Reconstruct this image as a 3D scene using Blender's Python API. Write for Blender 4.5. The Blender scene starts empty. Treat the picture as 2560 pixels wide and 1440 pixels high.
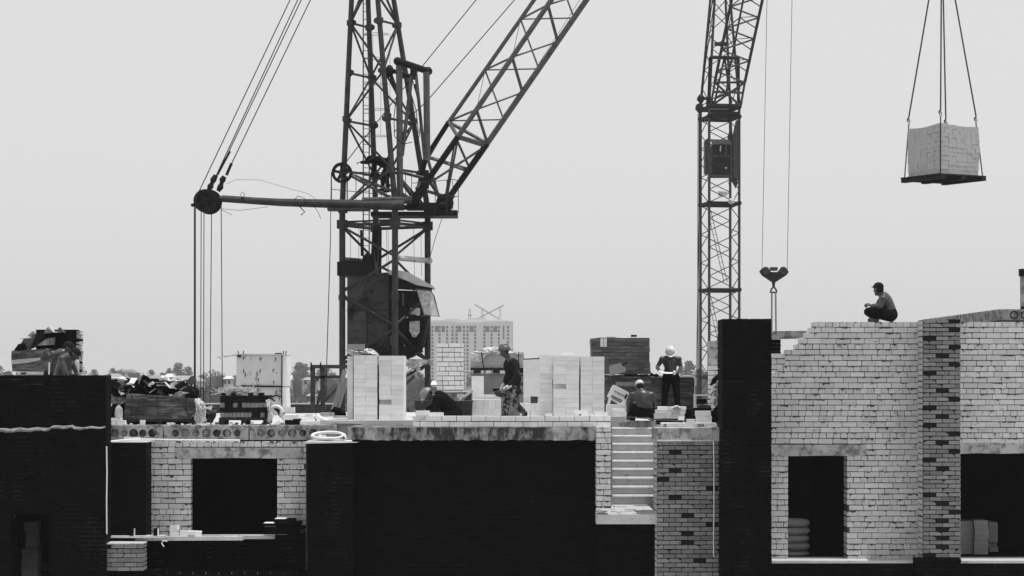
import bpy, math, random
from mathutils import Vector, Matrix, Euler
random.seed(7)
R = math.radians
C = bpy.context.scene.collection
S = bpy.context.scene
E = 25.0          # eye height above the ground
F = 5600.0        # focal length in photo pixels
def X(px, Y): return (px-1280)/F*Y
def Z(py, Y): return E+(945-py)/F*Y
def W(px, py, Y): return Vector((X(px, Y), Y, Z(py, Y)))
DECK = E-0.86

# ------------------------------------------------------------------ materials
MATS = {}
def M(name, v, var=.12, scale=6., rough=.8, isl=0., bump=.15, bscale=60., dirt=0., dv=.05, dscale=3., dz=1., metal=0., spec=.3):
    m = bpy.data.materials.new(name); m.use_nodes = True
    nt = m.node_tree; N = nt.nodes; L = nt.links
    b = N['Principled BSDF']; b.inputs['Roughness'].default_value = rough
    b.inputs['Metallic'].default_value = metal; b.inputs['Specular IOR Level'].default_value = spec
    g = N.new('ShaderNodeNewGeometry')
    mp = N.new('ShaderNodeMapping'); mp.inputs['Scale'].default_value = (1, 1, dz); L.new(g.outputs['Position'], mp.inputs[0])
    n = N.new('ShaderNodeTexNoise'); n.inputs['Scale'].default_value = scale; n.inputs['Detail'].default_value = 6; n.inputs['Roughness'].default_value = .65
    L.new(mp.outputs[0], n.inputs[0])
    mr = N.new('ShaderNodeMapRange'); mr.inputs[1].default_value = .25; mr.inputs[2].default_value = .75
    mr.inputs[3].default_value = v*(1-var); mr.inputs[4].default_value = v*(1+var); L.new(n.outputs[0], mr.inputs[0])
    out = mr.outputs[0]
    if isl:
        r = N.new('ShaderNodeMapRange'); r.inputs[3].default_value = 1-isl; r.inputs[4].default_value = 1+isl*.6
        L.new(g.outputs['Random Per Island'], r.inputs[0])
        k = N.new('ShaderNodeMath'); k.operation = 'MULTIPLY'; L.new(out, k.inputs[0]); L.new(r.outputs[0], k.inputs[1]); out = k.outputs[0]
    if dirt:
        n2 = N.new('ShaderNodeTexNoise'); n2.inputs['Scale'].default_value = dscale; n2.inputs['Detail'].default_value = 9; n2.inputs['Roughness'].default_value = .7
        L.new(mp.outputs[0], n2.inputs[0])
        r2 = N.new('ShaderNodeMapRange'); r2.inputs[1].default_value = .62-dirt*.3; r2.inputs[2].default_value = .70-dirt*.2; L.new(n2.outputs[0], r2.inputs[0])
        mx = N.new('ShaderNodeMix'); mx.data_type = 'FLOAT'; L.new(r2.outputs[0], mx.inputs[0]); L.new(out, mx.inputs[2]); mx.inputs[3].default_value = dv; out = mx.outputs[0]
    L.new(out, b.inputs['Base Color'])
    if bump:
        n3 = N.new('ShaderNodeTexNoise'); n3.inputs['Scale'].default_value = bscale; n3.inputs['Detail'].default_value = 4; L.new(g.outputs['Position'], n3.inputs[0])
        bp = N.new('ShaderNodeBump'); bp.inputs['Strength'].default_value = bump; bp.inputs['Distance'].default_value = .01
        L.new(n3.outputs[0], bp.inputs['Height']); L.new(bp.outputs[0], b.inputs['Normal'])
    MATS[name] = m; return m
M('white_brick', .56, .10, 9, .85, isl=.13, bump=.3, dirt=.12, dv=.16, dscale=7, dz=1.6)
M('pale_block', .76, .06, 8, .85, isl=.07, bump=.2)
M('clay_brick', .21, .18, 20, .85, isl=.3, bump=.4, dirt=.15, dv=.08, dscale=12)
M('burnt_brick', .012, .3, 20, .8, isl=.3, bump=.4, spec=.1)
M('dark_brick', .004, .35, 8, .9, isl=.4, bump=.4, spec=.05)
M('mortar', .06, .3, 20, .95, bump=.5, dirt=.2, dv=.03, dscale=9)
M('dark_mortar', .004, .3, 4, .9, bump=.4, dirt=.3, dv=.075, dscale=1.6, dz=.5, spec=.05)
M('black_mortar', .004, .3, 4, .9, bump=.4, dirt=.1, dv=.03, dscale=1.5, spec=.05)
M('concrete', .40, .3, 4, .9, bump=.4, dirt=.5, dv=.14, dscale=6)
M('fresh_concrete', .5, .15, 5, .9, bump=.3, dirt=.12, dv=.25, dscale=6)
M('stained_concrete', .36, .3, 3, .9, bump=.4, dirt=.8, dv=.03, dscale=4.5, dz=.45)
M('interior', .007, .2, 2, .95, bump=0, spec=0)  # near black, shade of the rooms put into the colour
M('steel', .034, .7, 4, .6, bump=.15, dirt=.3, dv=.012, dscale=5, metal=0, spec=.3)
M('steel_light', .075, .4, 5, .5, bump=.1, dirt=.25, dv=.03, dscale=6, spec=.4)
M('steel_black', .008, .3, 5, .6, bump=.15, spec=.15)
M('cab_panel', .062, .65, 1.2, .7, bump=.1, dirt=.4, dv=.01, dscale=1.6, spec=.2)
M('sheet_metal', .5, .2, 2, .45, bump=.1, dirt=.25, dv=.2, dscale=3)
M('rope', .006, .1, 5, .8, bump=0, spec=.1)
M('far_steel', .14, .2, 3, .6, bump=0)
M('skin', .036, .15, 12, .36, bump=.05, bscale=30, spec=.5)
M('pale_skin', .12, .12, 12, .5, bump=.05, bscale=30, spec=.5)
M('dark_cloth', .012, .4, 10, .9, bump=.5, bscale=25, spec=.1)
M('black_cloth', .006, .4, 10, .9, bump=.4, bscale=25, spec=.05)
M('grey_cloth', .08, .3, 10, .9, bump=.5, bscale=25)
M('white_cloth', .6, .1, 10, .9, bump=.5, bscale=25)
M('hair', .01, .2, 40, .7, bump=.5, spec=.1)
M('camo', .015, .3, 9, .9, bump=.3, dirt=.5, dv=.28, dscale=12, spec=.1)
M('helmet_grey', .07, .1, 5, .35, bump=0, spec=.5)
M('helmet_white', .6, .1, 9, .4, bump=0, dirt=.2, dv=.3, dscale=12, spec=.5)
M('wood', .22, .35, 6, .85, bump=.4, dz=.3, dirt=.2, dv=.1, dscale=8)
M('pale_wood', .5, .25, 6, .8, bump=.3, dirt=.15, dv=.2, dscale=6)
M('dark_wood', .02, .4, 6, .9, bump=.4, dirt=.3, dv=.015, dscale=6)
M('wrap', .036, .7, 2.2, .4, isl=.55, bump=.7, bscale=14, dirt=.42, dv=.16, dscale=2.6, dz=7, spec=.5)
M('brown_wrap', .115, .6, 2.2, .45, isl=.4, bump=.6, bscale=14, dirt=.5, dv=.05, dscale=2.2, dz=7, spec=.3)
M('pale_wrap', .42, .25, 3, .4, bump=.5, bscale=10, dirt=.25, dv=.2, dscale=3, dz=5)
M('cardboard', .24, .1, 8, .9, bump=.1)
M('plaster', .55, .08, 6, .9, bump=.3, dirt=.16, dv=.1, dscale=5, dz=.5)
M('white_paint', .75, .05, 6, .6, bump=.1)
M('ink', .015, .1, 6, .8, bump=0, spec=.1)
M('ink_grey', .2, .1, 6, .7, bump=0)
M('foliage', .035, .45, .8, .9, isl=.55, bump=0)
M('bark', .06, .3, 2, .95, bump=0)
M('grass', .09, .4, .02, .95, bump=0, dirt=.3, dv=.05, dscale=.03)
M('house_wall', .5, .1, .3, .9, isl=.3, bump=0)
M('house_roof', .6, .15, .3, .8, bump=0)
M('grey_roof', .3, .15, .3, .8, bump=0)
M('tower_wall', .62, .06, .05, .9, bump=0, dirt=.2, dv=.5, dscale=.05)
M('tower_window', .03, .3, .08, .5, bump=0)
M('bounce_sand', .36, .2, .5, .95, bump=0)
M('load_brick', .40, .08, 8, .9, isl=.05, bump=.2)
M('joint_mortar', .016, .3, 20, .95, bump=.5, spec=.05)  # near-black mortar for the dark joints of the clay brickwork
M('helmet_mid', .2, .1, 5, .35, bump=0, spec=.5)
M('shaded_block', .045, .2, 8, .9, isl=.1)  # block colour darkened for the shade of the opening
def film(name, v, alpha):
    m = bpy.data.materials.new(name); m.use_nodes = True; nt = m.node_tree; N = nt.nodes; L = nt.links
    b = N['Principled BSDF']; b.inputs['Base Color'].default_value = (v, v, v, 1); b.inputs['Roughness'].default_value = .3
    g = N.new('ShaderNodeNewGeometry'); n = N.new('ShaderNodeTexNoise'); n.inputs['Scale'].default_value = 9; n.inputs['Detail'].default_value = 6; L.new(g.outputs['Position'], n.inputs[0])
    mr = N.new('ShaderNodeMapRange'); mr.inputs[1].default_value = .3; mr.inputs[2].default_value = .7; mr.inputs[3].default_value = max(0, alpha-.3); mr.inputs[4].default_value = min(1, alpha+.3)
    L.new(n.outputs[0], mr.inputs[0]); L.new(mr.outputs[0], b.inputs['Alpha'])
    bp = N.new('ShaderNodeBump'); bp.inputs['Strength'].default_value = .8; bp.inputs['Distance'].default_value = .02; L.new(n.outputs[0], bp.inputs['Height']); L.new(bp.outputs[0], b.inputs['Normal'])
    MATS[name] = m
film('plastic_film', .75, .75); film('glass', .7, .5)

# ------------------------------------------------------------------ mesh builder
class MB:
    def __init__(s): s.v = []; s.f = []; s.m = []
    def add(s, vs, fs, m=0):
        o = len(s.v); s.v += [Vector(p) for p in vs]
        for f in fs: s.f.append([i+o for i in f]); s.m.append(m)
        return s
    def box(s, a, b, m=0, rot=None, j=0.):
        x0, y0, z0 = a; x1, y1, z1 = b
        vs = [Vector(p) for p in ((x0,y0,z0),(x1,y0,z0),(x1,y1,z0),(x0,y1,z0),(x0,y0,z1),(x1,y0,z1),(x1,y1,z1),(x0,y1,z1))]
        if j: vs = [p+Vector((random.uniform(-j,j),random.uniform(-j,j),random.uniform(-j,j))) for p in vs]
        if rot is not None:
            c = Vector(((x0+x1)/2,(y0+y1)/2,z0)); M3 = rot.to_matrix() if hasattr(rot,'to_matrix') else rot
            vs = [c+M3@(p-c) for p in vs]
        return s.add(vs, [(0,3,2,1),(4,5,6,7),(0,1,5,4),(1,2,6,5),(2,3,7,6),(3,0,4,7)], m)
    def tube(s, p, q, r, r2=None, n=8, m=0, caps=True):
        p = Vector(p); q = Vector(q); r2 = r if r2 is None else r2
        d = (q-p)
        if d.length < 1e-6: return s
        d.normalize(); u = d.orthogonal().normalized(); w = d.cross(u)
        vs = []
        for c, rr in ((p, r), (q, r2)):
            for i in range(n):
                a = 2*math.pi*i/n; vs.append(c+(u*math.cos(a)+w*math.sin(a))*rr)
        fs = [(i, (i+1)%n, n+(i+1)%n, n+i) for i in range(n)]
        if caps: fs += [tuple(range(n-1,-1,-1)), tuple(range(n, 2*n))]
        return s.add(vs, fs, m)
    def bar(s, p, q, w, h=None, m=0):      # square-section bar
        return s.tube(p, q, w*.707, n=4, m=m)
    def path(s, pts, r, n=6, m=0):
        pts = [Vector(p) for p in pts]; vs = []
        d0 = (pts[1]-pts[0]).normalized(); u = d0.orthogonal().normalized()
        for i, p in enumerate(pts):
            d = (pts[min(i+1,len(pts)-1)]-pts[max(i-1,0)]).normalized()
            u = (u-d*u.dot(d)).normalized(); w = d.cross(u)
            rr = r[i] if isinstance(r,(list,tuple)) else r
            for k in range(n):
                a = 2*math.pi*k/n; vs.append(p+(u*math.cos(a)+w*math.sin(a))*rr)
        fs = []
        for i in range(len(pts)-1):
            for k in range(n): fs.append((i*n+k, i*n+(k+1)%n, (i+1)*n+(k+1)%n, (i+1)*n+k))
        fs += [tuple(range(n-1,-1,-1)), tuple(range((len(pts)-1)*n, len(pts)*n))]
        return s.add(vs, fs, m)
    def ball(s, c, r, m=0, n=12, k=8, rot=None, low=-1., hi=1.):
        c = Vector(c); r = Vector((r,r,r)) if not hasattr(r,'__len__') else Vector(r); vs = []
        for i in range(k+1):
            t = -math.pi/2+math.pi*i/k; zz = max(low, min(hi, math.sin(t))); cr = math.cos(t)
            for jn in range(n):
                a = 2*math.pi*jn/n; p = Vector((cr*math.cos(a)*r.x, cr*math.sin(a)*r.y, zz*r.z))
                if rot is not None: p = rot@p
                vs.append(c+p)
        fs = [(i*n+jn, i*n+(jn+1)%n, (i+1)*n+(jn+1)%n, (i+1)*n+jn) for i in range(k) for jn in range(n)]
        return s.add(vs, fs, m)
    def prism(s, pts, d, m=0):              # outline extruded along vector d
        n = len(pts); d = Vector(d); vs = [Vector(p) for p in pts]+[Vector(p)+d for p in pts]
        fs = [tuple(range(n)), tuple(range(2*n-1, n-1, -1))]+[(i, n+i, n+(i+1)%n, (i+1)%n) for i in range(n)]
        return s.add(vs, fs, m)
    def pp(s, pix, Y, th, m=0):             # outline given as photo pixels on the plane Y, extruded back
        return s.prism([W(a, b, Y) for a, b in pix], (0, th, 0), m)
    def ring(s, c, axis, r0, r1, w, n=24, m=0):   # flat ring (rim) with width w
        c = Vector(c); d = Vector(axis).normalized(); u = d.orthogonal().normalized(); v = d.cross(u); vs = []
        for rr, h in ((r0,-w/2),(r1,-w/2),(r1,w/2),(r0,w/2)):
            for i in range(n):
                a = 2*math.pi*i/n; vs.append(c+(u*math.cos(a)+v*math.sin(a))*rr+d*h)
        fs = [(k*n+i, k*n+(i+1)%n, ((k+1)%4)*n+(i+1)%n, ((k+1)%4)*n+i) for k in range(4) for i in range(n)]
        return s.add(vs, fs, m)
    def build(s, name, mats, parent=None, smooth=False, loc=None):
        if isinstance(mats, str): mats = [mats]
        if parent is not None: o0 = world_loc(parent)
        elif loc is not None: o0 = Vector(loc)
        else:
            o0 = Vector((sum(p.x for p in s.v)/len(s.v), sum(p.y for p in s.v)/len(s.v), min(p.z for p in s.v)))
        me = bpy.data.meshes.new(name); me.from_pydata([tuple(p-o0) for p in s.v], [], s.f)
        for k in mats: me.materials.append(MATS[k])
        me.polygons.foreach_set('material_index', s.m)
        if smooth: me.polygons.foreach_set('use_smooth', [True]*len(me.polygons))
        me.update()
        import bmesh
        bm = bmesh.new(); bm.from_mesh(me); bmesh.ops.recalc_face_normals(bm, faces=bm.faces); bm.to_mesh(me); bm.free()
        o = bpy.data.objects.new(name, me); C.objects.link(o)
        if parent is not None: o.parent = parent
        else: o.location = o0
        WL[o.name] = o0
        return o
WL = {}
def world_loc(o): return WL[o.name]
def thing(name, label, cat, loc, group=None):
    o = bpy.data.objects.new(name, None); C.objects.link(o); o.location = loc; o.empty_display_size = .2
    WL[o.name] = Vector(loc); o['label'] = label; o['category'] = cat
    if group: o['group'] = group
    return o
def tag(o, label, cat, group=None):
    o['label'] = label; o['category'] = cat
    if group: o['group'] = group
    return o
def struct(o, kind='structure'): o['kind'] = kind; return o

# ------------------------------------------------------------------ brickwork
def courses(mb, x0, x1, z0, z1, Y, depth, L=.25, H=.087, J=.013, spans=None, header=3, off=0, mi=0, mo=1, md=None, pd=0., round_=.012, jit=.0025, inset=.012, drip=0.):
    """lay bricks from the top course down; spans(zmid) -> list of (xa, xb)"""
    p = H+J; n = int(math.ceil((z1-z0)/p))
    for i in range(n):
        zt = z1-i*p; zb = max(zt-H, z0)
        if zt-zb < .02: continue
        zm = (zt+zb)/2
        head = header and (i+off) % header == 0
        l = (L-J)/2 if head else L
        Jv = J*.65; st = (l+Jv)*((.5 if (i % 2) else 0.)+(random.uniform(-.13,.13) if drip else 0))+random.uniform(-.006,.006)
        nb_ = max(1, int((x1-x0)/L)); slot = random.randrange(nb_) if (md is not None and i % 2 == 0 and random.random() < pd) else -9; cnt = -1
        for xa, xb in (spans(zm) if spans else [(x0, x1)]):
            if xb-xa < .03: continue
            mb.box((xa+inset*.5, Y+inset, zb-J if i < n-1 else zb), (xb-inset*.5, Y+depth-inset, zt-.004), mo)
            x = x0-(l+Jv)+st
            while x < xb:
                a = max(x, xa); b = min(x+l, xb); x += l+Jv
                if 0 < a-xa < .035: a = xa
                if 0 < xb-b < .035: b = xb
                if b-a < .035 and b-a < l*.5: continue
                k = mi; cnt += 1
                if cnt == slot and b-a > l*.4: k = md
                q = lambda: random.uniform(-jit, jit)
                c = [random.uniform(.1,1)*round_ for _ in range(4)]
                if random.random() < .2: c[random.randrange(2)] += round_*1.6
                zb2 = zb+q(); zt2 = zt+q(); a2 = a+q(); b2 = b+q(); y = Y+q()*1.2
                out = [(a2+c[3],y,zb2),(b2-c[2],y,zb2),(b2,y,zb2+c[2]),(b2,y,zt2-c[1]*.8),(b2-c[1]*1.6,y,zt2),(a2+c[0]*1.6,y,zt2),(a2,y,zt2-c[0]*.8),(a2,y,zb2+c[3])]
                mb.prism(out, (0, depth, 0), k)
                if drip and random.random() < drip and b2-a2 > .08:
                    w_ = random.uniform(.04,.9)*(b2-a2); xs_ = random.uniform(a2, b2-w_); n_ = 5
                    po = [(xs_,y-.003,zt2+.004)]+[(xs_+w_*q_/n_, y-.003, zt2-random.uniform(.002,.02 if random.random() < .8 else .045)) for q_ in range(n_+1)]+[(xs_+w_,y-.003,zt2+.004)]
                    mb.prism(po, (0,.006,0), mo)
    return mb
def wallpx(mb, a, b, t, bt, Y, depth, **k):
    return courses(mb, X(a,Y), X(b,Y), Z(bt,Y), Z(t,Y), Y, depth, **k)
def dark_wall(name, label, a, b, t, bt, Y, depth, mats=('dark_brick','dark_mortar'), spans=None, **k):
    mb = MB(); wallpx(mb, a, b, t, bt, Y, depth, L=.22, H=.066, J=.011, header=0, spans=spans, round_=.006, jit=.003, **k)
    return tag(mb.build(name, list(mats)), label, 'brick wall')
def blocks(mb, x0, x1, y0, y1, z0, z1, L=.25, D=.12, H=.088, m=0, g=.0008, j=.0018):
    """a tight stack of bricks: only the outer shell is laid"""
    nx = max(1, round((x1-x0)/L)); nz = max(1, round((z1-z0)/H)); ny = max(1, round((y1-y0)/D))
    lx = (x1-x0)/nx; lz = (z1-z0)/nz; ly = (y1-y0)/ny
    for k in range(nz):
        for i in range(nx):
            for q in range(ny):
                if 0 < q < ny-1 and 0 < i < nx-1 and k < nz-1: continue
                jx = random.uniform(-j, j); jy = random.uniform(-j, j)-(random.uniform(.006,.02) if random.random() < .08 else 0)
                if q == 0 and random.random() < .012: continue
                mb.box((x0+i*lx+g+jx, y0+q*ly+g+jy, z0+k*lz+g), (x0+(i+1)*lx-g+jx, y0+(q+1)*ly-g+jy, z0+(k+1)*lz-g), m)
    return mb

# ================================================================== SETTING
# ground: one sheet, low near the site, a hillside rising behind it
def ground_z(y, x=0):
    t = max(0, min(1, (y-260)/420.)); t = t*t*(3-2*t)
    u = max(0, min(1, (y-680)/500.))
    return (E-6.5)*t+2.6*u+math.sin(x*.013+y*.004)*.9*t
gm = MB(); xs = [-2600+i*100 for i in range(53)]; ys = [-200,-100,0,60,120,180,240,280,320,360,400,440,480,520,560,600,640,680,740,800,900,1000,1200,1500,1900,2400,3000,4200]
gv = [(x, y, ground_z(y, x)) for y in ys for x in xs]; nx = len(xs)
gm.add(gv, [(r*nx+c, r*nx+c+1, (r+1)*nx+c+1, (r+1)*nx+c) for r in range(len(ys)-1) for c in range(nx-1)])
struct(gm.build('ground', 'grass', smooth=True, loc=(0,0,0)))

sg = MB(); sg.add([(-600,-190,.01),(600,-190,.01),(600,200,.01),(-600,200,.01)],[(0,1,2,3)]); struct(sg.build('bounce_ground','bounce_sand',loc=(0,0,0)))  # unseen pale sheet added to bounce light onto the shaded walls

# distant trees: a few meshes, copied
def tree_mesh(seed, h, w, conifer=False):
    rnd = random.Random(seed); mb = MB(); tr = MB()
    tr.path([(0,0,0),(rnd.uniform(-.1,.1),0,h*.3),(rnd.uniform(-.2,.2),.1,h*.6),(0,0,h*.92)], [.03*h,.024*h,.014*h,.004*h], n=6)
    for k in range(6):
        a = rnd.uniform(0,6.28); z = h*rnd.uniform(.3,.7); tr.path([(0,0,z),(math.cos(a)*w*.25,math.sin(a)*w*.25,z+h*.1),(math.cos(a)*w*.4,math.sin(a)*w*.4,z+h*.2)], [.012*h,.008*h,.003*h], n=4)
    cl = []
    if conifer:
        for k in range(26):
            t = k/26.; z = h*(.15+.83*t); rr = w*.5*(1-t)*rnd.uniform(.7,1.1)
            a = rnd.uniform(0,6.28); cl.append((math.cos(a)*rr*.6, math.sin(a)*rr*.6, z, rr*.6+.15, .4))
    else:
        for k in range(15):
            a = rnd.uniform(0,6.28); t = rnd.uniform(.25,.93); rr = w*.38*math.sin(min(1,t*1.15)*math.pi)**.6*rnd.uniform(.3,1.1)
            cl.append((math.cos(a)*rr, math.sin(a)*rr, h*t, w*rnd.uniform(.13,.24), .8))
    for (cx, cy, cz, cr, fl) in cl:
        for q in range(58):
            a = rnd.uniform(0,6.28); u = rnd.uniform(-1,1); rr = cr*rnd.uniform(.6,1.15); s = math.sqrt(1-u*u)
            c = Vector((cx+math.cos(a)*s*rr, cy+math.sin(a)*s*rr, cz+u*rr*fl)); sz = rnd.uniform(.12,.34)*(h/9.)
            e = Euler((rnd.uniform(0,6.28),rnd.uniform(0,6.28),rnd.uniform(0,6.28))).to_matrix()
            mb.add([c+e@Vector(p)*sz for p in ((-1,-.5,0),(.2,-.8,0),(1,.1,.2),(.1,.8,0),(-.8,.5,-.2))], [(0,1,2,3,4)])
    return mb, tr
protos = []
for i, (h, w, cf) in enumerate([(9,8,False),(10.5,8,False),(8,9,False),(7,7,False),(10,4,True),(12,9,False)]):
    mb, tr = tree_mesh(20+i, h, w, cf); nm = 'conifer_tree' if cf else 'broadleaf_tree'
    t = thing(nm, '', 'tree', (0,0,0)); c1 = mb.build('crown', 'foliage', t); c2 = tr.build('trunk', 'bark', t)
    protos.append([t, c1, c2, False])
def plant(px, Y, k, s, label, group, dz=0):
    p = protos[k]; x = X(px, Y); loc = (x, Y, ground_z(Y, x)-.3+dz)
    if not p[3]: t = p[0]; p[3] = True
    else:
        t = p[0].copy(); C.objects.link(t)
        for ch in p[1:3]: c = ch.copy(); C.objects.link(c); c.parent = t
    t.location = loc; t.scale = (s, s, s*random.uniform(.85,1.1)); t.rotation_euler = (0,0,random.uniform(0,6.28))
    t['label'] = label; t['category'] = 'tree'; t['group'] = group
rt = random.Random(5)
sky = [(268,.8),(282,.9),(297,.8),(305,1.2),(318,1.35),(331,1.1),(344,.7),(360,.6),(378,.75),(392,.6),(405,.6),(418,.7),(432,.6),(446,1.15),(459,1.2),(470,.9),(484,.6),(498,.6),(512,.9),(531,1.25),(545,1.1),(558,.7),(572,.95),(588,.8),(604,.6),(720,.9),(733,.8),(748,1.3),(762,1.15),(775,.8),(790,.6),(806,.7),(818,1.0),(833,1.0),(846,.6),(1020,.9),(1036,1.1),(1050,.8),(1626,.8),(1640,.7),(1712,1.0),(1722,1.35),(1736,1.0),(1750,1.25),(1764,1.1)]
for i, (px, s) in enumerate(sky):
    plant(px, 940+rt.uniform(-50,80), rt.choice([0,1,2,3,5]), s*rt.uniform(.8,.98), 'hazy grey broadleaf tree on the skyline of the far hillside', 'trees along the far skyline')
for i in range(70):
    px = rt.choice([rt.uniform(266,600), rt.uniform(715,865), rt.uniform(1010,1075), rt.uniform(1700,1765)])
    plant(px, 960+rt.uniform(-60,100), rt.choice([0,1,2,3,5]), rt.uniform(.5,.8), 'low hazy tree in the continuous line along the horizon', 'low trees along the horizon')
for i in range(46):
    px = rt.choice([rt.uniform(1080,1620), rt.uniform(1800,3000), rt.uniform(-500,260)])
    plant(px, 940+rt.uniform(-90,120), rt.choice([0,1,2,3,5]), rt.uniform(.6,.95), 'low hazy tree in the continuous line along the horizon', 'low trees along the horizon')
for i in range(110):
    px = rt.choice([rt.uniform(268,600), rt.uniform(715,865), rt.uniform(1010,1075), rt.uniform(440,600), rt.uniform(1620,1760)])
    Y = rt.uniform(430,800); plant(px, Y, rt.choice([0,1,2,3,3]), rt.uniform(.4,.75), 'hazy bushy tree lower down the far hillside below the skyline', 'trees scattered on the hillside')
plant(449, 640, 4, .75, 'slim dark conifer standing before the long pale house roof', 'conifers by the far houses')
plant(468, 600, 4, .5, 'small pointed conifer before the white gable right of the rubble heap', 'conifers by the far houses')
for p in protos:
    if not p[3]:
        for o in p[:3]: bpy.data.objects.remove(o)
# undergrowth on the slope: nobody could count it
um = MB(); ru = random.Random(9)
for i in range(9000):
    px = ru.choice([ru.uniform(262,600), ru.uniform(710,870), ru.uniform(1005,1080), ru.uniform(1610,1770)]); Y = ru.uniform(380,900); x = X(px, Y)
    c = Vector((x, Y, ground_z(Y, x)+ru.uniform(0,1.6))); sz = ru.uniform(.25,.8)
    e = Euler((ru.uniform(0,6.28),ru.uniform(0,6.28),ru.uniform(0,6.28))).to_matrix()
    um.add([c+e@Vector(p)*sz for p in ((-1,-.5,0),(.2,-.8,0),(1,.1,.2),(.1,.8,0),(-.8,.5,-.2))], [(0,1,2,3,4)])
struct(um.build('undergrowth', 'foliage'), 'stuff')

# far houses
def house(a, b, eave, ridge, base, Y, label, hip=True, dz=8, roof='grey_roof'):
    x0, x1 = X(a,Y), X(b,Y); z0 = Z(base,Y); z1 = Z(eave,Y); z2 = Z(ridge,Y)
    t = thing('house', label, 'house', ((x0+x1)/2, Y, z0), 'houses on the far hillside')
    MB().box((x0+.4,Y+.4,z0-3),(x1-.4,Y+dz,z1)).build('wall', 'house_wall', t)
    ins = (x1-x0)*.22 if hip else 0
    m = MB(); ym = Y+dz/2
    m.add([(x0,Y,z1),(x1,Y,z1),(x1,Y+dz+.4,z1),(x0,Y+dz+.4,z1),(x0+ins,ym,z2),(x1-ins,ym,z2)], [(0,1,5,4),(1,2,5),(2,3,4,5),(3,0,4),(3,2,1,0)])
    m.build('roof', roof, t)
    n = max(2, int((x1-x0)/3.2))
    for i in range(n):
        cx = x0+(x1-x0)*(i+.5)/n; zc = (z0+z1)/2
        MB().box((cx-.45,Y+.36,zc-.6),(cx+.45,Y+.42,zc+.6)).build('window', 'tower_window', t)
house(408,432,943,934,956,700,'small bright-roofed house behind the rubble heap', roof='house_roof')
house(418,506,953,939,985,620,'long low pale house with hipped roof behind the crane ropes')
house(266,302,945,934,966,640,'hip-roofed house at left edge beside the black parapet wall')
house(556,578,947,940,962,660,'little light-roofed house left of the white plaster block', roof='house_roof')
house(700,728,950,938,965,650,'white-gabled house just right of the white plaster block', hip=False, roof='house_roof')
house(752,798,950,943,962,670,'low wide house with flat grey roof left of the steel frame')
house(1076,1092,962,952,985,610,'pale house peeping between crane leg and brick column', roof='house_roof')
house(764,788,990,984,1004,520,'small grey shed among bushes above the dark ledge')
house(1700,1740,948,938,968,700,'dim grey house behind the man reading a paper')

# far high-rise with its own two cranes
YB = 1500.
bt = thing('high_rise_building', 'hazy high-rise block under construction with rows of small windows', 'building', (X(1180,YB), YB, ground_z(YB)))
m = MB(); m.box((X(1072,YB),YB,-2),(X(1283,YB),YB+26,Z(803,YB)))
m.box((X(1140,YB),YB-1.5,-2),(X(1206,YB),YB-.01,Z(806,YB)))
m.build('wall', 'tower_wall', bt)
m = MB(); m.box((X(1080,YB),YB+1,Z(803,YB)+.01),(X(1168,YB),YB+24,Z(799.5,YB))); m.box((X(1168,YB),YB+2,Z(803,YB)+.01),(X(1214,YB),YB+20,Z(795,YB))); m.box((X(1216,YB),YB+3,Z(803,YB)+.01),(X(1271,YB),YB+18,Z(799,YB)))
m.box((X(1112,YB),YB+1.5,Z(799.5,YB)+.01),(X(1150,YB),YB+10,Z(797,YB)))
m.build('roof_storey', 'tower_wall', bt)
wm = MB()
for cx in (1081,1099,1118,1131,1142,1160,1169,1188,1211,1229,1247,1270):
    for i in range(16):
        y = 818+i*9.4; pr = -1.56 if 1140 < cx < 1206 else -.06
        wm.box((X(cx-2.6,YB),YB+pr,Z(y+3.3,YB)),(X(cx+2.6,YB),YB+pr+.04,Z(y-3.2,YB)))
for cx, w in ((1092,5),(1108,4.5),(1149,4.5),(1179,5),(1219,5),(1238,5),(1259,2)):
    pr = -1.56 if 1140 < cx < 1206 else -.06
    wm.box((X(cx-w,YB),YB+pr,Z(830,YB)),(X(cx+w,YB),YB+pr+.04,Z(815,YB)))
wm.box((X(1257,YB),YB-.06,Z(848,YB)),(X(1261,YB),YB-.02,Z(831,YB)))
ob = wm.build('window', 'tower_window', bt); ob['kind'] = 'stuff'
def far_crane(label, mx, mt, mb_, j0, j1):
    t = thing('tower_crane', label, 'crane', W(mx, mb_, YB+10), 'tiny cranes on the far high-rise')
    m = MB(); Yc = YB+10
    for d in (-.7,.7):
        for e in (-.7,.7): m.tube(W(mx,mb_+3,Yc)+Vector((d,e,0)), W(mx,mt,Yc)+Vector((d*.6,e*.6,0)), .16, n=4)
    for i in range(6):
        y0 = mb_+(mt-mb_)*i/6; y1 = mb_+(mt-mb_)*(i+1)/6; s = .7 if i % 2 else -.7
        m.tube(W(mx,y0,Yc)+Vector((s,-.7,0)), W(mx,y1,Yc)+Vector((-s,-.7,0)), .1, n=4)
    m.build('mast', 'far_steel', t)
    m = MB(); a = W(*j0,Yc); b = W(*j1,Yc)
    for o in (0,1.1): m.tube(a+Vector((0,0,o*.6)), b+Vector((0,0,o*.6)), .17, n=4)
    for i in range(14):
        p = a.lerp(b,i/14); q = a.lerp(b,(i+1)/14); m.tube(p+Vector((0,0,.66*(i%2))), q+Vector((0,0,.66*((i+1)%2))), .1, n=4)
    m.build('jib', 'far_steel', t)
    m = MB(); m.tube(W(mx,mt,Yc), b, .06, n=4); m.tube(W(mx,mt,Yc), a, .06, n=4); m.build('stay_rope', 'far_steel', t)
far_crane('tiny hazy crane on the high-rise roof, its jib rising right', 1250, 768, 798, (1196,797), (1260,764))
far_crane('tiny hazy crane on the high-rise roof, its jib rising left', 1206, 772, 796, (1248,799), (1186,762))
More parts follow.
